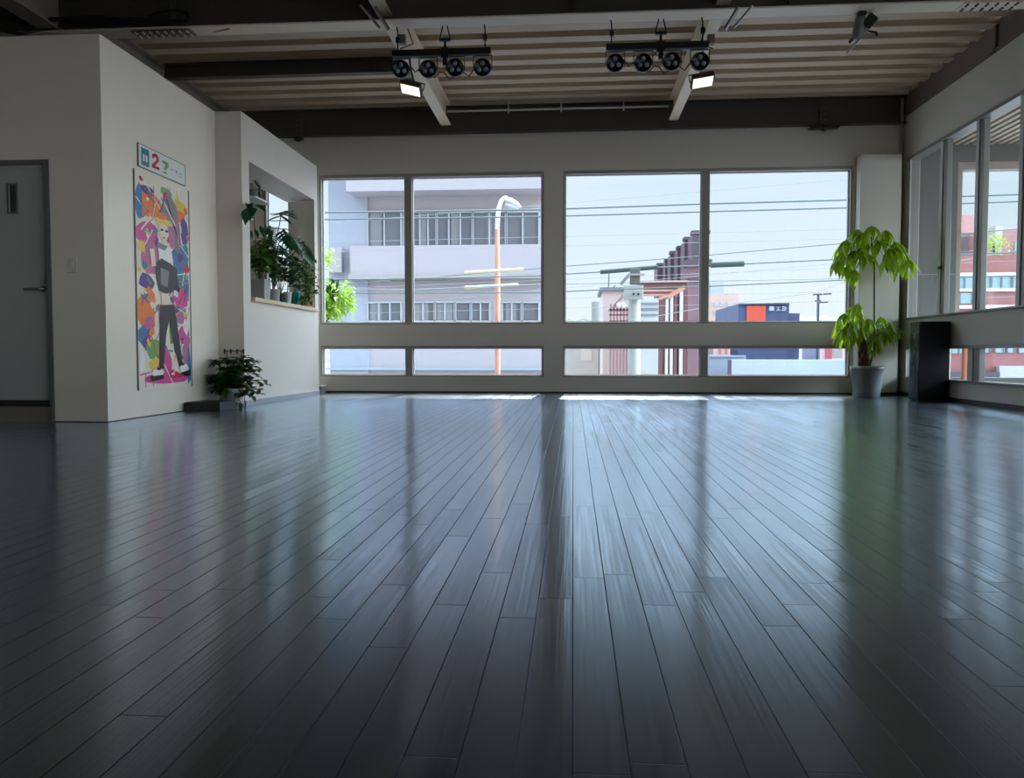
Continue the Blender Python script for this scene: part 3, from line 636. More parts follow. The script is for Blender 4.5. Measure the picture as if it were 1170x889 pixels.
# small floor plant at the end of the return wall
fp = V(-3.45, 7.80, 0); r = thing('floor_plant', 'bushy dark green plant in a pale pot on the floor by the counter wall', 'plant', fp)
q = MB(); q.lathe([(0, 0), (.075, 0), (.08, .01), (.098, .17), (.105, .18), (.105, .2), (.09, .2), (.088, .17), (0, .17)], fp, 28); q.build('pot', m_potw, r)
q = MB(); qs = MB(); rs = random.Random(11)
for i in range(85):
    px = rs.gauss(265, 13); py = rs.uniform(410, 450); h = AY(min(290, max(243, px)), py, 7.8 + rs.uniform(-.15, .15)); h.y = min(h.y, 7.93)
    qs.tube([fp + V(0, 0, .17), (fp + V(0, 0, .2) + h) / 2 + V(0, 0, .04), h], .003, 4)
    for k in range(6):
        a = rs.uniform(0, 6.28); q.leaf(h + V(rs.uniform(-.02, .02), rs.uniform(-.02, .02), rs.uniform(-.02, .02)), V(math.cos(a), math.sin(a) * .7, rs.uniform(-.2, .5)), rs.uniform(.08, .13), rs.uniform(.05, .075), droop=rs.uniform(.2, .9))
for (x, y) in [(295, 436), (303, 439), (297, 446), (288, 452), (240, 428), (248, 446), (300, 434), (268, 458), (275, 460), (256, 454), (286, 444)]:
    h = AY(x, y, 7.72); qs.tube([fp + V(0, 0, .18), (fp + h) / 2 + V(0, -.05, .14), h], .003, 4)
    for k in range(2): q.leaf(h, V(rs.uniform(-.3, 1) * (1 if x > 265 else -1), -.2, rs.uniform(-.5, .2)), .085, .05, droop=.4)
q.build('leaves', l_dark, r); qs.build('stems', m_stem, r)
q = MB(); p0 = AY(256, 401, 7.95); p1 = AY(279, 401, 7.95)
q.tube([p0, p1], .006, 6)
for i in range(4):
    x = p0.x + (p1.x - p0.x) * (i + .1) / 3.2; q.tube([(x, 7.95, p0.z + .02), (x, 7.95, p0.z - .03)], .010, 6)
for x in (p0.x + .03, p1.x - .03): q.tube([(x, 7.95, .2), (x, 7.95, p0.z)], .004, 6)
for x in (p0.x + .03, p1.x - .03): q.tube([(x, 7.95, 0.0), (x, 7.95, .22)], .004, 6)
tag(q.build('plant_support', m_black), 'small dark plant support with four knobs above the floor plant', 'plant support')

# shelf and its plants
q = MB(); q.box(-3.88, -3.40, 8.24, 10.36, 1.12, 1.16); q.box(-3.88, -3.40, 8.24, 10.36, 1.115, 1.12)
tag(q.build('plant_shelf', m_shelf, bevel=.004), 'pale wooden sill shelf in the half wall opening', 'shelf')
SZ = 1.16
def pot(px, x, r0, r1, h, m, name, label, cat, sq=False, grp=None, prt=True):
    y = AX(px, 330, x).y; c = V(x, y, SZ); rt = thing(name, label, cat, c, grp)
    q = MB(); q.lathe([(0, 0), (r0, 0), (r0 + .003, .006), (r1, h - .02), (r1 + .004, h - .015), (r1 + .004, h), (r1 - .008, h), (r1 - .01, h - .03), (0, h - .03)], c, 4 if sq else 28, mtx=Matrix.Rotation(PI / 4, 4, 'Z') if sq else None, smooth=not sq)
    q.build('pot', m, rt, bevel=.004 if sq else 0); return rt, c
def bush(rt, c, pts, n, L, W, m, seed, dj=.06, droop=.6, stem=True, h0=.2):
    rs = random.Random(seed); q = MB(); qs = MB()
    for (px, py, x) in pts:
        h = AX(px, py, x)
        qs.tube([c + V(0, 0, h0 * .6), (c + V(0, 0, h0) + h) / 2, h], .004, 5)
        for k in range(n):
            a = rs.uniform(0, 6.28); hh = h + V(rs.uniform(-dj, dj), rs.uniform(-dj, dj), rs.uniform(-dj, dj))
            if hh.z < SZ + .02 and hh.x < -3.42: hh.z = SZ + .03
            q.leaf(hh, V(math.cos(a), math.sin(a), rs.uniform(-.3, .5)), L * rs.uniform(.7, 1.2), W * rs.uniform(.7, 1.2), droop=droop)
    q.build('leaves', m, rt); qs.build('stems', m_stem, rt)
# tall climber in the square grey pot
rt, c = pot(297, -3.60, .115, .135, .245, m_potg, 'climbing_plant', 'leggy climbing plant in the large grey square pot nearest the left jamb', 'plant', sq=True)
bush(rt, c, [(294, 282, -3.6), (300, 278, -3.65), (306, 282, -3.6), (296, 290, -3.5), (303, 298, -3.5), (308, 290, -3.55), (298, 302, -3.5), (289, 300, -3.6), (292, 290, -3.65), (300, 285, -3.6), (296, 298, -3.55), (304, 292, -3.7), (290, 308, -3.6), (300, 306, -3.6), (310, 300, -3.6)], 13, .11, .075, l_mid, 21)
q = MB(); q.tube([c + V(0, 0, .2), AX(292, 270, -3.55), AX(290, 245, -3.52), AX(289, 237, -3.47)], [.007, .006, .005, .004], 6); q.build('climbing_stem', mat('red_stem', (120, 70, 60), .6), rt)
q = MB(); rs = random.Random(5)
for (px, py, d_, L) in [(289, 236, (.25, -1, .05), .30), (288, 237, (.3, -1, -.35), .32), (290, 234, (.2, .8, .1), .22), (284, 238, (.3, -1, -.6), .26), (280, 239, (.35, -.8, -.9), .22), (286, 236, (.3, -1, .3), .22), (291, 262, (0, .8, -.4), .13), (297, 258, (0, .6, -.5), .14), (286, 264, (0, -.4, -1), .13), (298, 264, (.3, .4, -.6), .12), (286, 262, (.2, .2, -.9), .12)]:
    q.leaf(AX(px, py, -3.40 if py < 250 else -3.5), V(*d_), L, L * .4, droop=.6)
q.build('top_leaves', l_mon, rt)
q = MB()
for k in range(5): q.leaf(AX(285.5, 306 + k * 2, -3.52), V(rs.uniform(-.3, .3), -.6, rs.uniform(-.5, .5)), .05, .03)
q.build('reddish_leaves', l_red, rt)
# monstera
def monstera(q, h, d, size, droop, rs):
    d = Vector(d).normalized(); side = d.cross(V(0, 0, 1)).normalized(); nrm = side.cross(d).normalized()
    p = h.copy(); cur = d.copy(); n = 7
    for i in range(n):
        t = i / (n - 1); ln = size * (.55 if i == 0 else .62 - .30 * t)
        for s_ in (-1, 1):
            dd = side * s_ * (1 - .35 * t) + cur * (.25 + .7 * t) + V(0, 0, -.1)
            if i == 0: dd = side * s_ - cur * .5
            q.leaf(p, dd, ln * 1.05, size * .115, up=nrm, droop=.5, shape=[.5, .9, 1, .95, .7, .1], fold=.05)
        cur = (cur + V(0, 0, -1) * droop / n).normalized(); p = p + cur * size * .95 / n
    q.leaf(p, cur, size * .3, size * .18, up=nrm, droop=.3)
    q.leaf(h, d, size * .95, size * .14, up=nrm, droop=droop, shape=[.8, 1, 1, .9, .7, .3])
rt, c = pot(312, -3.62, .07, .082, .17, m_potg, 'split_leaf_plant', 'large split-leaved plant in the smaller grey pot on the shelf', 'plant')
q = MB(); qs = MB(); rs = random.Random(2)
for (px, py, x, d_, s_) in [(321, 247, -3.62, (.45, -.55, .25), .30), (323, 262, -3.55, (.5, -.5, -.5), .27), (311, 268, -3.6, (.2, -.9, -.3), .24), (308, 258, -3.6, (.3, -.8, -.2), .22), (327, 268, -3.48, (.75, -.45, -.45), .27), (340, 284, -3.46, (.8, .1, -.6), .25), (343, 272, -3.55, (.35, .1, -.75), .30), (333, 272, -3.5, (.6, -.3, -.6), .22), (318, 280, -3.5, (.5, -.6, -.2), .22), (346, 278, -3.52, (.4, .5, -.5), .22), (330, 290, -3.5, (.5, .2, -.5), .2)]:
    h = AX(px, py, x); monstera(q, h, d_, s_ * 1.15, .5, rs); qs.tube([c + V(0, 0, .15), (c + h) / 2 + V(-.03, 0, .12), h], .006, 6)
q.build('leaves', l_mon, rt); qs.build('stems', m_stem, rt)
rt, c = pot(320, -3.60, .05, .06, .14, m_black, 'leafy_plant', 'bushy mid-green plant in a black pot in the middle of the shelf', 'plant')
bush(rt, c, [(306, 286, -3.65), (314, 290, -3.55), (322, 296, -3.55), (310, 300, -3.5), (318, 308, -3.5), (326, 306, -3.5), (330, 314, -3.55), (335, 300, -3.6), (322, 312, -3.6), (338, 308, -3.55), (302, 292, -3.5), (312, 310, -3.48)], 15, .14, .09, l_dark, 31)
rt, c = pot(328.5, -3.55, .035, .05, .16, m_potw, 'small_plant', 'small plant in the narrow pale tapered pot beside the teal pot', 'plant')
bush(rt, c, [(328, 318, -3.55), (331, 314, -3.55)], 6, .07, .03, l_mid, 41)
rt, c = pot(337, -3.52, .05, .075, .17, m_teal, 'broad_leaf_plant', 'dark leaved plant in the glossy teal pot on the shelf', 'plant')
bush(rt, c, [(333, 318, -3.5), (340, 315, -3.5), (338, 326, -3.45), (343, 322, -3.5)], 10, .12, .07, l_dark, 42)
rt, c = pot(350, -3.55, .06, .08, .13, m_terra, 'trailing_plant', 'trailing yellow-green plant spilling over the right end of the shelf', 'plant')
bush(rt, c, [(346, 305, -3.55), (354, 300, -3.5), (350, 315, -3.5), (356, 312, -3.5), (352, 325, -3.45), (357, 330, -3.42), (350, 335, -3.42), (354, 342, -3.38), (345, 330, -3.45), (357, 320, -3.4), (347, 341, -3.38), (342, 312, -3.55)], 16, .10, .045, leafmat('trailing_leaf', (84, 116, 40), .4), 43, droop=1.0)
# bracket shelf with ornament
XS = -3.62; pa = AX(284, 227, XS); pb = AX(301, 227, XS); zt = AX(290, 226.5, XS).z
r = thing('bracket_shelf', 'small white bracket shelf high in the opening near the left jamb', 'shelf', (XS, pa.y, zt))
q = MB(); q.box(XS - .2, XS + .08, pa.y, pb.y, zt - .02, zt); q.build('board', m_white, r, bevel=.002)
q = MB(); q.tube([(XS - .1, pb.y - .05, zt - .02), (XS - .1, pb.y - .05, zt - .2), (XS - .1, 8.17, zt - .3)], .008, 6); q.build('bracket', m_white, r)
yp = AX(288.5, 222, XS).y
r = thing('small_planter', 'little grey planter standing on the white bracket shelf', 'planter', (XS, yp, zt))
q = MB(); q.lathe([(0, 0), (.05, 0), (.062, .085), (.052, .085), (.05, .07), (0, .07)], (XS, yp, zt), 20); q.build('pot', mat('planter_grey', (96, 100, 102), .5), r)
q = MB(); q.tube([(XS, yp, zt + .07), (XS, yp - .01, zt + .16)], .006); q.build('stem', m_stem, r)
yo = AX(296, 216, XS).y
r = thing('twisted_ornament', 'dark twisted figurine standing on the white bracket shelf', 'ornament', (XS, yo, zt))
q = MB(); q.tube([(XS, yo, zt + .01), (XS, yo + .03, zt + .06), (XS, yo - .03, zt + .11), (XS, yo + .03, zt + .16), (XS, yo - .06, zt + .19), (XS, yo - .12, zt + .20)], [.022, .016, .024, .014, .022, .01], 8)
q.tube([(XS, yo, zt + .13), (XS, yo + .08, zt + .14), (XS, yo + .11, zt + .12)], [.014, .012, .008], 8); q.lathe([(0, 0), (.045, 0), (.045, .012), (0, .014)], (XS, yo, zt), 16); q.build('figure', m_black, r)

# tower cabinet
r = thing('tower_cabinet', 'tall glossy black box cabinet standing against the right wall', 'cabinet', (4.14, 9.55, 0))
q = MB(); q.box(3.985, 4.322, 9.44, 9.70, .012, .925); q.build('body', m_gblack, r, bevel=.006)
q = MB(); q.box(3.978, 3.985, 9.455, 9.69, .02, .92); q.build('side_panel', mat('side_gloss', (96, 104, 106), .15, metal=.5), r)
q = MB(); q.box(3.972, 3.978, 9.54, 9.575, .35, .80); q.build('side_highlight', mat('painted_highlight', (190, 205, 205), .1, metal=.9), r)  # pale strip stands in for the highlight on the cabinet's side
q = MB(); q.box(4.0, 4.31, 9.46, 9.69, 0, .012); q.build('plinth', m_black, r)

# ------------------------------------------------------------------ outside
GZ = -4.6
q = MB(); q.box(-150, 200, 11.5, 420, GZ - .5, GZ); q.box(-150, 200, -60, 11.5, GZ - .5, GZ)
struct(q.build('ground', mat('street_ground', (150, 152, 156), .85, scale=.3)), 'pale street ground outside the windows', 'ground')
m_bp = mat('pale_render', (172, 164, 166), .8, var=.02, scale=.5); m_bp2 = mat('pale_render_grey', (164, 156, 152), .8, var=.02, scale=.5)
m_win = mat('facade_glass', (104, 104, 108), .3, var=.25, scale=.8); m_cur = mat('curtain_white', (128, 128, 128), .7)
def at(px, py, D): return AY(px, py, D)
def bx_px(q, x0, y0, x1, y1, D, dep, mi=0, e=0):
    a = at(x0, y0, D); c = at(x1, y1, D); q.box(min(a.x, c.x), max(a.x, c.x), D - e, D + dep, min(a.z, c.z), max(a.z, c.z), mi); return a, c
D = 24.0
r = thing('office_building', 'pale blue-white office building across the street behind the left window', 'building', (-4, D, GZ))
q = MB(); a = at(405, 201, D); e1 = at(633, 201, D)
q.box(a.x, e1.x, D, D + 9, GZ, 9.5)
q.build('wall', m_bp, r)
q = MB(); t0 = at(376, 201, D); q.box(t0.x, at(421, 300, D).x, D - .1, D + 9, GZ, 9.5); q.build('side_wing', mat('wing_render', (158, 162, 172), .8), r)
q = MB(); bx_px(q, 378, 284, 393, 312, D - .1, .1, 0, .25); bx_px(q, 400, 284, 418, 316, D - .1, .1, 0, .12); q.build('pilaster', m_bp, r)
q = MB(); z1 = at(500, 225, D).z; q.box(at(404, 0, D).x, e1.x, D - 1.0, D, z1, 9.5); q.build('upper_overhang', m_bp, r)
q = MB(); bx_px(q, 406, 284, 636, 317, D, .1, 0, .55); q.build('balcony_parapet', m_bp, r)
q = MB(); bx_px(q, 404, 316, 636, 319.5, D, .1, 0, .62); q.build('ledge', m_bp2, r)
q = MB(); bx_px(q, 366, 420, 640, 423, D, .1, 0, .2); q.build('lower_ledge', mat('ledge_grey', (150, 165, 172), .8), r)
rs = random.Random(9)
def facade_win(x0, x1, y0, y1, n, cur=()):
    q = MB(); bx_px(q, x0, y0, x1, y1, D, .05, 0, .06); w = q.build('window', m_win, r)
    q = MB()
    for i in range(n + 1): 
        xx = x0 + (x1 - x0) * i / n; bx_px(q, xx - .9, y0, xx + .9, y1, D, .02, 0, .12)
    bx_px(q, x0, y0 - 1.2, x1, y0 + .5, D, .02, 0, .12); bx_px(q, x0, y1 - .5, x1, y1 + 1.2, D, .02, 0, .12); q.build('mullions', mat('facade_mullion', (170, 170, 172), .5), w)
    if cur:
        q = MB()
        for (c0, c1) in cur: bx_px(q, c0, y0 + 1, c1, y1, D, .02, 0, .08)
        q.build('curtain', m_cur, w)
facade_win(421, 459, 243, 284, 2, [(424, 437)]); facade_win(471, 499, 243, 283, 3, [(480, 488)]); facade_win(500, 540, 243, 283, 3, [(516, 526)]); facade_win(541, 578, 243, 283, 2, [(556, 562)]); facade_win(579, 616, 243, 283, 2)
facade_win(421, 459, 346, 367, 3, [(424, 437)]); facade_win(471, 497, 346, 367, 2, [(474, 490)]); facade_win(498, 520, 346, 367, 2, [(500, 518)]); facade_win(521, 538, 346, 367, 1); facade_win(539, 560, 346, 367, 2); facade_win(574, 596, 346, 367, 2, [(578, 590)]); facade_win(597, 616, 346, 367, 1)
# street lamp
D = 16.0; bp_ = at(568.5, 380, D); r = thing('street_lamp', 'rusty orange street lamp pole with white curved arm outside the left window', 'street lamp', (bp_.x, D, GZ))
q = MB(); q.tube([(bp_.x, D, GZ), (bp_.x, D, at(568, 330, D).z), at(568.2, 262, D)], [.062, .055, .045], 14)
q.build('pole', mat('rusty_orange', (214, 150, 122), .7, var=.35, scale=3), r)
q = MB(); q.tube([at(568.2, 262, D), at(568.6, 248, D), at(570, 238, D), at(572.5, 230, D), at(576, 226, D), at(580, 226, D)], [.046, .046, .046, .046, .042, .035], 12); q.build('arm', mat('lamp_white', (232, 232, 226), .5), r)
q = MB(); q.tube([at(576, 227, D), at(583, 229.5, D), at(590, 233.5, D), at(595, 237, D)], [.04, .065, .06, .02], 12); q.build('lamp_head', mat('lamp_head_grey', (205, 208, 208), .4), r)
q = MB(); q.tube([at(577, 234, D), at(585, 237.5, D), at(593, 238.5, D)], [.05, .085, .02], 12); q.build('lamp_glass', mat('lamp_lens', (165, 170, 170), .2), r)
# overhead wires
def wire(pts, r_, lab, D=15.5, m=None, name='overhead_wire', cat='wire', grp='overhead wires outside'):
    P = [at(x, y, D) for x, y in pts]
    a, c = P[0], P[-1]; d_ = (a - c).normalized(); 
    if name == 'overhead_wire': P = [a + d_ * 6] + P + [c - d_ * 6]
    q = MB(); q.tube(P, r_, 6); return tag(q.build(name, m or m_wire), lab, cat, grp)
m_wire = mat('wire_dark', (104, 120, 122), .7); m_wl = mat('wire_pale', (205, 206, 204), .6); m_thin = mat('wire_thin', (150, 160, 164), .7)
wire([(361, 243), (617, 239.5), (802, 233), (965, 228.5), (1170, 222)], .018, 'upper of the two thick parallel wires crossing every window')
wire([(361, 251), (617, 247.5), (802, 242), (965, 237.5), (1170, 230)], .016, 'lower of the two thick parallel wires crossing every window')
wire([(361, 319.5), (470, 319), (617, 315), (690, 310.5), (751, 305.5), (850, 301.5), (965, 296)], .014, 'wire carrying the dark green sleeves')
wire([(361, 335), (617, 334.5), (690, 331), (812, 327), (965, 320)], .012, 'wire just below the sleeved wire', D=14.55)
wire([(361, 330), (470, 331), (617, 325)], .010, 'short wire under the yellow sleeves', m=m_thin, D=15.3)
wire([(648, 304), (770, 295), (860, 287), (965, 278)], .010, 'wire rising to the right above the dark sleeves', D=15.9)
wire([(812, 350), (928, 335), (965, 322)], .008, 'thin wire slanting up from the beige building', m=m_thin, D=18)
for i, (a, c) in enumerate([((648, 341), (965, 333)), ((648, 352), (965, 344)), ((648, 232), (965, 205)), ((648, 270), (965, 262)), ((648, 281), (965, 273)), ((648, 319), (965, 306)), ((812, 314), (965, 300))]):
    wire([a, c], .0045, 'hair-thin wire among the faint parallel lines in the right window', D=17, m=m_thin)
def sleeve(x0, y0, x1, y1, r_, m, lab): wire([(x0, y0), (x1, y1)], r_, lab, m=m, name='cable_sleeve', cat='cable sleeve', grp='sleeves on the overhead wires')
m_sg = mat('sleeve_green', (62, 78, 74), .7); m_sy = mat('sleeve_yellow', (218, 212, 170), .7, var=.2, scale=14)
sleeve(686, 310.8, 751, 305.3, .048, m_sg, 'long dark green sleeve left of the steel frames')
sleeve(812, 302.8, 850, 301.3, .060, m_sg, 'dark green sleeve just right of the right window mullion')
sleeve(446, 319.5, 512, 318.3, .046, mat('sleeve_grey', (112, 114, 110), .7), 'grey white topped sleeve crossing the left window mullion')
sleeve(531, 311.5, 598, 307.5, .032, m_sy, 'upper pale yellow sleeve by the lamp pole')
sleeve(531, 328.5, 592, 325, .032, m_sy, 'lower pale yellow sleeve by the lamp pole')
# utility pole with box
D = 15.0; p = at(725, 340, D); r = thing('utility_pole', 'concrete utility pole with dark cap box in the right window', 'utility pole', (p.x, D, GZ))
q = MB(); q.tube([(p.x, D, GZ), (p.x, D, at(725, 330, D).z)], [.14, .11], 14); q.build('pole', mat('concrete_pole', (176, 180, 172), .8), r)
q = MB(); a = at(720, 307, D); c = at(731, 325, D); q.box(a.x, c.x, D - .1, D + .1, c.z, a.z); q.build('cap_box', mat('cap_dark', (96, 98, 92), .7), r, bevel=.01)
q = MB(); a = at(717, 313.5, D); c = at(736, 315.5, D); q.box(a.x, c.x, D - .14, D - .1, c.z, a.z); q.build('crossarm', mat('arm_grey', (150, 152, 148), .6), r)
q = MB(); q.tube([at(718, 315, D - .12), at(709, 325, D - .12)], .03, 8); q.tube([at(696, 312, D), at(695, 333, D), at(703, 326, D)], .015, 6); q.build('strut', mat('arm_grey2', (120, 124, 122), .6), r)
q = MB(); a = at(712, 327, D); c = at(734, 343, D); q.box(a.x, c.x, D - .2, D - .12, c.z, a.z)
q.build('transformer', mat('box_white', (160, 164, 156), .6), r, bevel=.01)
q = MB(); 
for x in (724, 729.5): q.lathe([(.02, 0), (.02, .03), (0, .03)], at(x, 336, D - .2), 10, mtx=Matrix.Rotation(PI / 2, 4, 'X'))
q.build('insulator', m_dark, r)
# brick building with stepped roof line
m_br = mat('brick_dark', (112, 90, 96), .85, var=.25, scale=2); m_br2 = mat('brick_red', (124, 96, 100), .85, var=.25, scale=1.5); m_brp = mat('stone_dark', (84, 74, 80), .85, var=.15); m_cr = mat('cream_trim', (196, 188, 180), .7)
D0 = 34
r = thing('stepped_brick_building', 'reddish brown brick building with stepped roof line left of the right window mullion', 'building', (5.5, D0, GZ))
steps = [(752, 762, 304), (761, 768, 299), (767, 776, 290.5), (775, 784, 285), (783, 793, 275), (792, 808, 268)]
for i, (x0, x1, yt) in enumerate(steps):
    DD = D0 + 10 - i * 1.8; q = MB(); a = at(x0, yt, DD); c = at(x1, 400, DD); q.box(a.x, c.x, DD, DD + 2.2, GZ, a.z); s_ = q.build('wing', m_br, r)
    q = MB(); q.box(a.x - .05, a.x + (c.x - a.x) * .4, DD - .15, DD, GZ, a.z + .12); q.build('buttress', m_brp, s_)
    q = MB(); q.box(a.x - .08, c.x + .05, DD - .2, DD + .4, a.z, a.z + .15); 
    for k in range(3): q.box(a.x + .05, c.x, DD - .12, DD, a.z - 1.1 - k * 1.4, a.z - .8 - k * 1.4)
    q.build('cornice', m_brp, s_)
    q = MB(); w_ = (c.x - a.x)
    for k in range(3): q.box(a.x + w_ * .55, a.x + w_ * .85, DD - .06, DD, a.z - .75 - k * 1.4, a.z - .25 - k * 1.4)
    q.build('window', m_cr if i == 5 else m_win, s_)
q = MB(); a = at(784, 306, 33); c = at(806, 400, 33); q.box(a.x, c.x, 32.4, 34.6, GZ, a.z); q.build('red_block', m_br2, r)
q = MB(); a = at(784, 306, 33); q.box(a.x - .1, c.x + .1, 32.2, 33, a.z, a.z + .25); q.box(a.x, c.x, 32.3, 33, a.z - .6, a.z - .5); q.build('band', m_brp, r)
# steel framed canopy
D = 26; r = thing('canopy_frame', 'brown roofed canopy with pale posts in front of the brick building', 'canopy', (3.2, D, GZ))
q = MB(); bx_px(q, 731, 322, 785, 328.5, D, 3, 0); q.build('roof', mat('canopy_brown', (112, 74, 66), .8), r)
q = MB(); bx_px(q, 731, 321, 786, 322.6, D, 3, 0, .1); q.build('roof_edge', mat('canopy_edge', (176, 150, 140), .8), r)
q = MB(); bx_px(q, 734, 331, 772, 333, D, .2, 0); bx_px(q, 734, 336, 764, 337.6, D, .2, 0); q.tube([at(762, 340, D), at(782, 328, D)], .08, 6); q.tube([at(752, 342, D), at(775, 334, D)], .06, 6); q.build('beams', mat('canopy_beam', (190, 140, 120), .8), r)
for i, (x, w, cc) in enumerate([(755, 1.8, 0), (762, 1.3, 1), (767.5, 1.3, 1), (772, 1.4, 0), (778.5, 1.6, 1), (783, 1.6, 0)]):
    q = MB(); a = at(x - w, 338 - (i > 3) * 6, D); c = at(x + w, 400, D); q.box(a.x, c.x, D, D + .15, GZ, a.z); q.build('post', m_cr if cc else mat('post_brown', (110, 70, 70), .8), r)
D = 30
def block(name, x0, y0, x1, D, dep, m, lab, cat='building', roof=None, wins=(), extra=None):
    a = at(x0, y0, D); c = at(x1, 430, D); rr = thing(name, lab, cat, ((a.x + c.x) / 2, D, GZ))
    q = MB(); q.box(a.x, c.x, D, D + dep, GZ, a.z); q.build('wall', m, rr)
    if roof: q = MB(); q.box(a.x - .15, c.x + .15, D - .15, D + dep, a.z, a.z + roof[0]); q.build('roof', roof[1], rr)
    for (wx0, wy0, wx1, wy1, wm) in wins: q = MB(); bx_px(q, wx0, wy0, wx1, wy1, D, .05, 0, .05); q.build('window', wm, rr)
    if extra: extra(rr)
    return rr
m_gr = mat('roof_grey', (120, 124, 126), .8); m_cg = mat('block_grey', (180, 182, 178), .8, var=.1, scale=2)
block('low_building', 728, 341, 754, 31, 6, m_cg, 'low pale grey building behind the utility pole', wins=[(732, 346, 752, 348, m_gr), (732, 352, 752, 354.5, m_gr), (732, 359, 752, 361, m_gr)])
block('pink_building', 689, 333, 718, 38, 4, mat('pale_pink', (222, 200, 190), .8), 'pale pinkish house left of the utility pole', roof=(.18, m_gr))
m_rr = mat('red_rail', (142, 104, 104), .8)
r = thing('red_railing', 'red railed stair landing below the utility pole box', 'railing', (1.5, 20, GZ)); D = 20
q = MB(); bx_px(q, 696, 353, 729, 355, D, .3, 0); bx_px(q, 696, 359, 729, 360.5, D, .1, 0); bx_px(q, 697, 366, 729, 368, D, 1.0, 0); q.build('rails', m_rr, r)
for i in range(9):
    q = MB(); x = 697 + i * 3.8; a = at(x, 347 + (i % 3) * 2, D); c = at(x + 1.6, 372, D); q.box(a.x, c.x, D, D + .1, GZ, a.z); q.build('post', m_rr, r)
q = MB(); q.tube([at(700, 352, D), at(712, 338, D)], .04, 6); q.build('brace', m_rr, r)
q = MB()
for x in (707, 712): q.lathe([(.07, 0), (.07, .1), (0, .1)], at(x, 349, D), 12, mtx=Matrix.Rotation(PI / 2, 4, 'X'))
q.build('disc_lamp', m_white, r)
q = MB(); p = at(682, 345, 53.5); q.tube([(p.x, 53.5, GZ), (p.x, 53.5, p.z)], .35, 8); tag(q.build('chimney_stack', mat('stack_grey', (140, 144, 140), .8), None), 'grey cylindrical stack standing at the far left of the right window', 'stack')
# right-hand end of the right window
block('beige_building', 812, 335, 843, 60, 10, mat('peach_brick', (206, 176, 158), .8, var=.15, scale=.6), 'peach coloured apartment block at the left of the right window pane', wins=[(816, 345, 819, 350, m_cg), (823, 345, 826, 350, m_cg), (831, 345, 834, 350, m_cg), (816, 354, 819, 359, m_cg), (823, 354, 826, 359, m_cg), (831, 354, 834, 359, m_cg)])
block('grey_tower', 812, 322, 826, 74, 6, mat('tower_grey', (158, 166, 168), .8, var=.1, scale=.5), 'grey block rising behind the peach apartment block')
m_navy = mat('navy_board', (78, 92, 124), .6)
def bill(rr):
    q = MB(); bx_px(q, 853, 349.5, 874, 372, 50, .1, 0, .1); q.build('orange_panel', mat('orange_board', (232, 92, 62), .6), rr)
    q = MB()
    for (x0, y0, x1, y1) in [(878.5, 350, 884, 355), (887, 350.5, 891, 351.5), (888.5, 350.5, 889.6, 354.5), (886.8, 354, 891.2, 355), (893, 350, 897.5, 351.2), (893.5, 352, 897, 353), (893, 354, 898, 355.2), (896.6, 350, 897.8, 355)]: bx_px(q, x0, y0, x1, y1, 50, .1, 0, .1)
    q.build('lettering', mat('board_white', (200, 210, 225), .6), rr)
    q = MB(); a = at(844, 346.6, 50); c = at(901, 348, 50); q.box(a.x, c.x, 49.8, 50, c.z, a.z); q.build('board_edge', mat('board_edge', (80, 92, 110), .6), rr)
block('shop_building', 844, 347, 900.5, 50, 8, m_navy, 'navy shop building with orange square panel and white lettering', extra=bill)
block('low_shop_wing', 900.5, 358, 912.5, 51, 6, m_navy, 'low navy wing at the right of the shop building')
D = 45; p = at(935, 336, D); r = thing('utility_pole', 'distant wooden utility pole with crossarms right of the shop building', 'utility pole', (p.x, D, GZ))
q = MB(); q.tube([(p.x, D, GZ), (p.x, D, p.z)], .07, 8); q.build('pole', mat('pole_dark', (92, 100, 106), .8), r)
for (x0, x1, y) in [(929, 939, 336.5), (941, 950, 336), (931, 938, 344), (936, 946, 345.5)]:
    q = MB(); q.tube([at(x0, y, D), at(x1, y - .4, D)], .05, 6); q.build('crossarm', MATS['pole_dark'], r)
q = MB(); q.tube([at(935, 337, D), at(950, 336, D)], .02, 5); q.tube([at(935, 345, D), at(946, 345, D)], .02, 5); q.build('tie_bar', MATS['pole_dark'], r)
# far tree line
rs = random.Random(77)
def treeline(name, x0, x1, yt, D, lab, m, n):
    q = MB()
    for i in range(n):
        px = x0 + (x1 - x0) * i / (n - 1) + rs.uniform(-2, 2); p = at(px, yt + rs.uniform(-1.5, 3), D); rad = rs.uniform(1.0, 1.7) * D / 60
        q.lathe([(0, -1), (.6, -.8), (1, -.2), (.95, .3), (.6, .8), (0, 1)], (p.x, D + rs.uniform(-1, 1), p.z - rad), 8, mtx=Matrix.Scale(rad, 4))
        q.tube([(p.x, D, GZ), (p.x, D, p.z - rad)], rad * .75, 8)
    o = q.build(name, m); return tag(o, lab, 'trees', None, 'stuff')
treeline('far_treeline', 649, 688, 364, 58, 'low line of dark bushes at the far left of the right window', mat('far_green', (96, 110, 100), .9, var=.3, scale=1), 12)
treeline('far_treeline', 905, 975, 361.5, 130, 'hazy blue-grey tree line on the horizon', mat('far_haze', (150, 165, 178), .9, var=.1, scale=.3), 18)
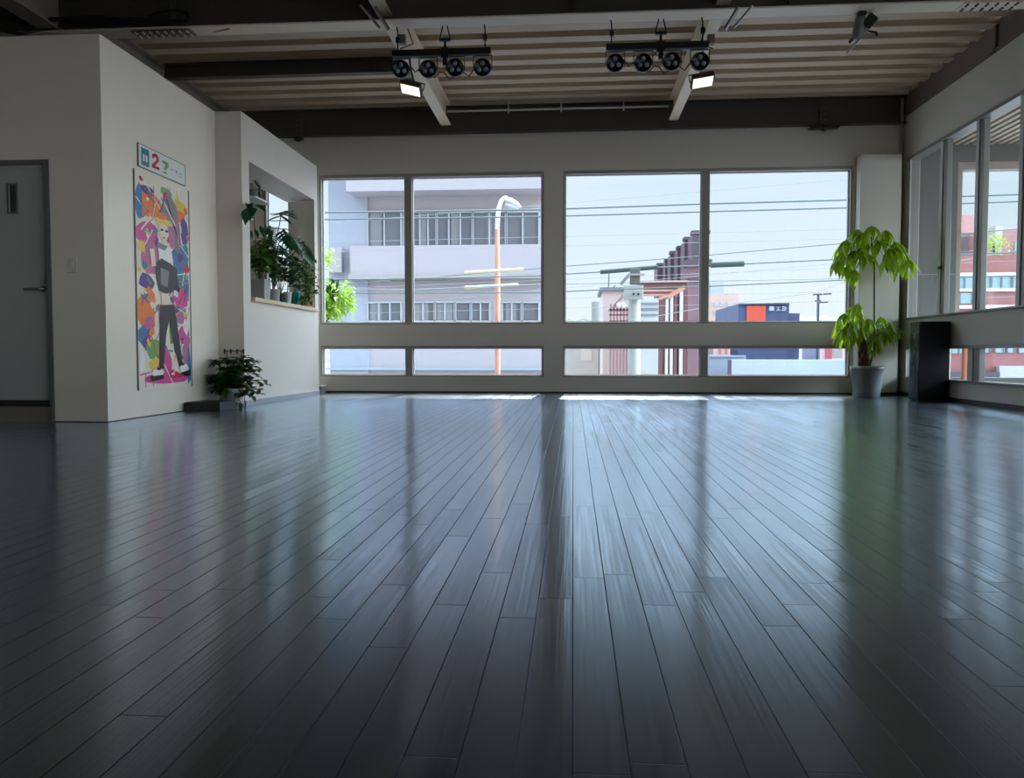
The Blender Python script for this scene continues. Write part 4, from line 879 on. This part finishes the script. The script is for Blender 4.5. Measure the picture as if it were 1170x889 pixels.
# buildings seen through the low windows
block('warehouse', 640, 372, 728, 44, 8, mat('warehouse_beige', (196, 192, 184), .8, var=.12, scale=.5), 'long low beige building seen through the low right window', wins=[(664, 398, 676, 412, mat('ware_pane', (214, 206, 190), .7)), (684, 397, 689, 430, m_gr), (700, 397, 712, 410, m_cr), (716, 400, 730, 430, m_cg)])
block('grey_shed', 738, 385, 806, 48, 6, mat('shed_grey', (170, 174, 176), .8, var=.12, scale=.6), 'pale grey shed seen through the low right window', wins=[(744, 398, 756, 415, m_bp), (765, 399, 772, 430, m_gr), (782, 397, 796, 410, m_win)])
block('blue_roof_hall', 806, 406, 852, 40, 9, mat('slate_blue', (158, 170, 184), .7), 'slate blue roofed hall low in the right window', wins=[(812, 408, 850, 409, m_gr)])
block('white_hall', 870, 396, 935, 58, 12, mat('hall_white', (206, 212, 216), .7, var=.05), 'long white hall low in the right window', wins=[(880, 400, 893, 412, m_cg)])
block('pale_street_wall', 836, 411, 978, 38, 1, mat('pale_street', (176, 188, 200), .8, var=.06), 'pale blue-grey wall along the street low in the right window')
block('red_white_kiosk', 937, 396, 972, 52, 4, mat('kiosk_white', (226, 216, 214), .7), 'small red and white kiosk low at the right end of the window', wins=[(943, 397, 950, 410, mat('kiosk_red', (196, 110, 118), .7)), (952, 398, 962, 408, MATS['mat'] if 'mat' in MATS else m_cg)])
block('orange_kiosk', 815, 397, 834, 50, 4, mat('kiosk_peach', (232, 200, 184), .7), 'small peach striped kiosk low beside the window mullion', wins=[(821, 397.5, 824, 405, mat('kiosk_or', (216, 140, 116), .7)), (828, 397.5, 831, 405, MATS['kiosk_or'])])
# brick building seen through the balcony
D = 36; r = thing('red_brick_building', 'red brick building with pale blue window bands seen through the right glazing', 'building', (22, D, GZ))
m_rb = mat('brick_rose', (156, 102, 98), .85, var=.18, scale=1.2); m_sky = mat('sky_glass', (150, 178, 180), .15, var=.15)
q = MB(); a = at(1083, 292, D); c = at(1330, 292, D); q.box(a.x, c.x, D, D + 11, GZ, a.z); q.build('wall', m_rb, r)
q = MB(); bx_px(q, 1083, 312, 1330, 314, D, .1, 0, .12); bx_px(q, 1083, 330, 1330, 332, D, .1, 0, .12); bx_px(q, 1083, 349, 1330, 352, D, .1, 0, .2); q.build('band', mat('band_pale', (214, 200, 194), .7), r)
def bwin(x0, x1, y0, y1, n):
    q = MB(); bx_px(q, x0, y0, x1, y1, D, .05, 0, .05); w = q.build('window', m_sky, r)
    q = MB()
    for i in range(n + 1): xx = x0 + (x1 - x0) * i / n; bx_px(q, xx - .5, y0, xx + .5, y1, D, .02, 0, .1)
    q.build('mullions', m_gr, w)
bwin(1090, 1113, 314, 330, 2); bwin(1119, 1131, 314, 330, 1); bwin(1132, 1155, 314, 330, 2); bwin(1156, 1180, 314, 330, 2); bwin(1182, 1230, 314, 330, 4)
bwin(1096, 1110, 335, 347, 1); bwin(1086, 1104, 398, 404, 2); bwin(1122, 1130, 398, 403, 1); bwin(1136, 1146, 398, 403, 1); bwin(1150, 1158, 398, 403, 1); bwin(1163, 1175, 398, 403, 1)
q = MB(); bx_px(q, 1083, 425, 1138, 440, D, .1, 0, .3); q.build('dark_base', mat('base_dark', (84, 84, 90), .8), r)
q = MB(); bx_px(q, 1138, 418, 1330, 440, D, .1, 0, .3); q.build('grey_base', m_cg, r)
q = MB(); a = at(1146, 263, D); c = at(1330, 292, D); q.box(a.x, c.x, D + 2, D + 12, c.z, a.z + .3); q.build('upper_storey', mat('brick_mauve', (176, 134, 128), .85, var=.12), r)
q = MB(); bx_px(q, 1159, 276, 1180, 291, D + 2, .05, 0, .05); q.build('upper_window', m_sky, r)
q = MB(); bx_px(q, 1083, 266, 1129, 292, D + 3, 6); q.build('roof_block', mat('roof_block', (128, 118, 124), .8, var=.2, scale=1), r)
q = MB(); bx_px(q, 1137.5, 258, 1144.5, 292, D + .8, 1.1); q.build('roof_tank', m_cr, r)
q = MB(); bx_px(q, 1083, 246, 1112, 268, D + 9, 5); q.build('rear_block', mat('brick_pale', (190, 148, 142), .8, var=.08), r)
D = 36.4; p = at(1135, 289, D); r = thing('rooftop_tree', 'small yellow-green tree on the roof of the red brick building', 'tree', p)
q = MB(); q.tube([at(1136, 293, D), p + V(0, 0, .4)], .05, 6); q.build('trunk', m_bark, r)
q = MB()
for i in range(160):
    a_ = V(rs.gauss(0, .28), rs.gauss(0, .25), rs.gauss(.35, .28)); q.leaf(p + a_, V(rs.uniform(-1, 1), rs.uniform(-1, 1), rs.uniform(-1, 1)), .16, .09)
q.build('foliage', l_sun, r)
# street tree by the left edge of the window
D = 12.6; p = at(352, 330, D); r = thing('street_tree', 'sunlit bright green tree top outside the left end of the left window', 'tree', (p.x, D, GZ))
q = MB(); q.tube([(p.x, D, GZ), (p.x + .02, D, .2), (p.x + .1, D, 1.2)], [.09, .06, .03], 8); q.build('trunk', m_bark, r)
q = MB(); 
for (x, y, n, s_, L) in [(372, 294, 60, 6.5, .13), (364, 303, 45, 6, .13), (356, 300, 60, 9, .13), (380, 350, 190, 9.5, .16), (392, 345, 90, 7, .15), (370, 352, 120, 7, .16), (386, 335, 60, 8, .14), (366, 330, 80, 7, .14), (350, 340, 150, 10, .15), (398, 330, 25, 3.5, .12)]:
    for i in range(n):
        px_, py_ = rs.gauss(x, s_), rs.gauss(y, s_ * .8)
        if px_ > 404 or py_ > 372: continue
        h = at(px_, py_, D + rs.gauss(0, .25)); q.leaf(h, V(rs.uniform(-1, 1), rs.uniform(-1, 1), rs.uniform(-.8, .6)), L * rs.uniform(.7, 1.2), L * .38, droop=.6)
q.build('foliage', l_sun, r)
q = MB()
for i in range(26):
    h = at(rs.gauss(381, 3), rs.uniform(322, 350), D - .3); q.leaf(h, V(rs.uniform(-.6, .6), -.2, rs.uniform(.2, 1)), .2, .05, droop=.9)
q.build('dark_shoots', l_sund, r)
q = MB(); a0 = V(p.x + .05, D, .8)
for (x, y) in [(372, 294), (380, 350), (392, 345), (366, 330), (350, 340), (386, 335)]: q.tube([a0, at(x, y, D)], [.025, .008], 6)
q.build('branches', m_bark, r)
# pavement opposite and kerb
q = MB(); q.box(-40, 60, 22, 23.0, GZ, GZ + .12); struct(q.build('pavement', mat('pavement', (176, 176, 172), .85)), 'pavement on the far side of the street', 'pavement')

# ------------------------------------------------------------------ world, sun, camera
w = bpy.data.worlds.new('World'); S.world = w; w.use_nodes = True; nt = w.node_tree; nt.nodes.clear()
out = nt.nodes.new('ShaderNodeOutputWorld'); bg = nt.nodes.new('ShaderNodeBackground'); tc = nt.nodes.new('ShaderNodeTexCoord'); sp = nt.nodes.new('ShaderNodeSeparateXYZ'); cr = nt.nodes.new('ShaderNodeValToRGB')
nt.links.new(tc.outputs['Generated'], sp.inputs[0])
mp = nt.nodes.new('ShaderNodeMapRange'); mp.inputs['From Min'].default_value = -.05; mp.inputs['From Max'].default_value = 1.0; nt.links.new(sp.outputs[2], mp.inputs[0])
nz = nt.nodes.new('ShaderNodeTexNoise'); nz.inputs['Scale'].default_value = 2.2; nz.inputs['Detail'].default_value = 6; mpn = nt.nodes.new('ShaderNodeMapping'); mpn.inputs['Scale'].default_value = (1, 1, 3.5)
nt.links.new(tc.outputs['Generated'], mpn.inputs[0]); nt.links.new(mpn.outputs[0], nz.inputs['Vector'])
e = cr.color_ramp.elements
stops = [(0, (.80, .86, .90)), (.06, (.86, .94, .98)), (.13, (.81, .92, .99)), (.27, (.66, .82, .97)), (.5, (.56, .72, .94)), (1, (.42, .58, .86))]
e[0].position = 0; e[0].color = stops[0][1] + (1,); e[1].position = 1; e[1].color = stops[-1][1] + (1,)
for p_, c_ in stops[1:-1]: k = e.new(p_); k.color = c_ + (1,)
nt.links.new(mp.outputs[0], cr.inputs[0])
cl = nt.nodes.new('ShaderNodeMapRange'); cl.inputs['From Min'].default_value = .5; cl.inputs['From Max'].default_value = .75; cl.inputs['To Max'].default_value = .35; nt.links.new(nz.outputs['Fac'], cl.inputs[0])
mx = nt.nodes.new('ShaderNodeMix'); mx.data_type = 'RGBA'; mx.inputs[7].default_value = (.90, .96, 1.0, 1)
nt.links.new(cl.outputs[0], mx.inputs[0]); nt.links.new(cr.outputs[0], mx.inputs[6]); nt.links.new(mx.outputs[2], bg.inputs[0])
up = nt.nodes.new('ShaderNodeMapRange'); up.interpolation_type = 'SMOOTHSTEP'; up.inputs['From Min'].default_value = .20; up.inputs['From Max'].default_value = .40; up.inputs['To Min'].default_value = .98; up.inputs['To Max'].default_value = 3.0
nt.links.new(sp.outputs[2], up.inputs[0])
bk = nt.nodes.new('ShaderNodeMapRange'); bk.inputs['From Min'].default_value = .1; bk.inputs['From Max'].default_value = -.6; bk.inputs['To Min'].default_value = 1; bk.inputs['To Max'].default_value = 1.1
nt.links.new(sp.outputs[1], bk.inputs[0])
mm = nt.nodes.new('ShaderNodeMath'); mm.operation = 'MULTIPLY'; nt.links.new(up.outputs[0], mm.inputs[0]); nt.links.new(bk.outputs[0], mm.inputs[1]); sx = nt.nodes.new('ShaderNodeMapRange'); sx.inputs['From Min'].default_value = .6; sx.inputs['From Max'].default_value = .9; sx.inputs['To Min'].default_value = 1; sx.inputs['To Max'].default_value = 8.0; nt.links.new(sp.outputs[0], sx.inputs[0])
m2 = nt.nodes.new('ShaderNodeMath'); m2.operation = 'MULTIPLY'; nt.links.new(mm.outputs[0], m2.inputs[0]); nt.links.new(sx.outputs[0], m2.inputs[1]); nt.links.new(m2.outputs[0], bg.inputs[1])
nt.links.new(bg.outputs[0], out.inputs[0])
sd = bpy.data.lights.new('sun', 'SUN'); sd.energy = 7.0; sd.angle = math.radians(.7); sd.color = (1, .95, .86)
so = bpy.data.objects.new('sun', sd); COL.objects.link(so)
az, el = math.radians(3), math.radians(64)      # sun beyond the back wall, a little to the right
dirv = V(math.sin(az) * math.cos(el), math.cos(az) * math.cos(el), math.sin(el))
so.rotation_euler = (-dirv).to_track_quat('-Z', 'Y').to_euler(); so.location = dirv * 50
cd = bpy.data.cameras.new('camera'); cam = bpy.data.objects.new('camera', cd); COL.objects.link(cam)
cam.location = (0, 0, H); cam.rotation_euler = (PI / 2 + PIT, 0, YAW)
cd.sensor_fit = 'HORIZONTAL'; cd.sensor_width = 36; cd.lens = 36 * F / 1170; cd.clip_start = .02; cd.clip_end = 1000
S.camera = cam
S.view_settings.view_transform = 'Standard'; S.view_settings.look = 'None'; S.view_settings.exposure = 0.12; S.view_settings.gamma = 1; S.view_settings.use_curve_mapping = False
c = S.cycles
c.use_denoising = True
try: c.denoiser = 'OPENIMAGEDENOISE'; c.denoising_input_passes = 'RGB_ALBEDO_NORMAL'
except Exception: pass
c.max_bounces = 14; c.diffuse_bounces = 8; c.glossy_bounces = 6; c.transparent_max_bounces = 16; c.transmission_bounces = 6
c.sample_clamp_indirect = 6.0; c.caustics_reflective = False; c.caustics_refractive = False
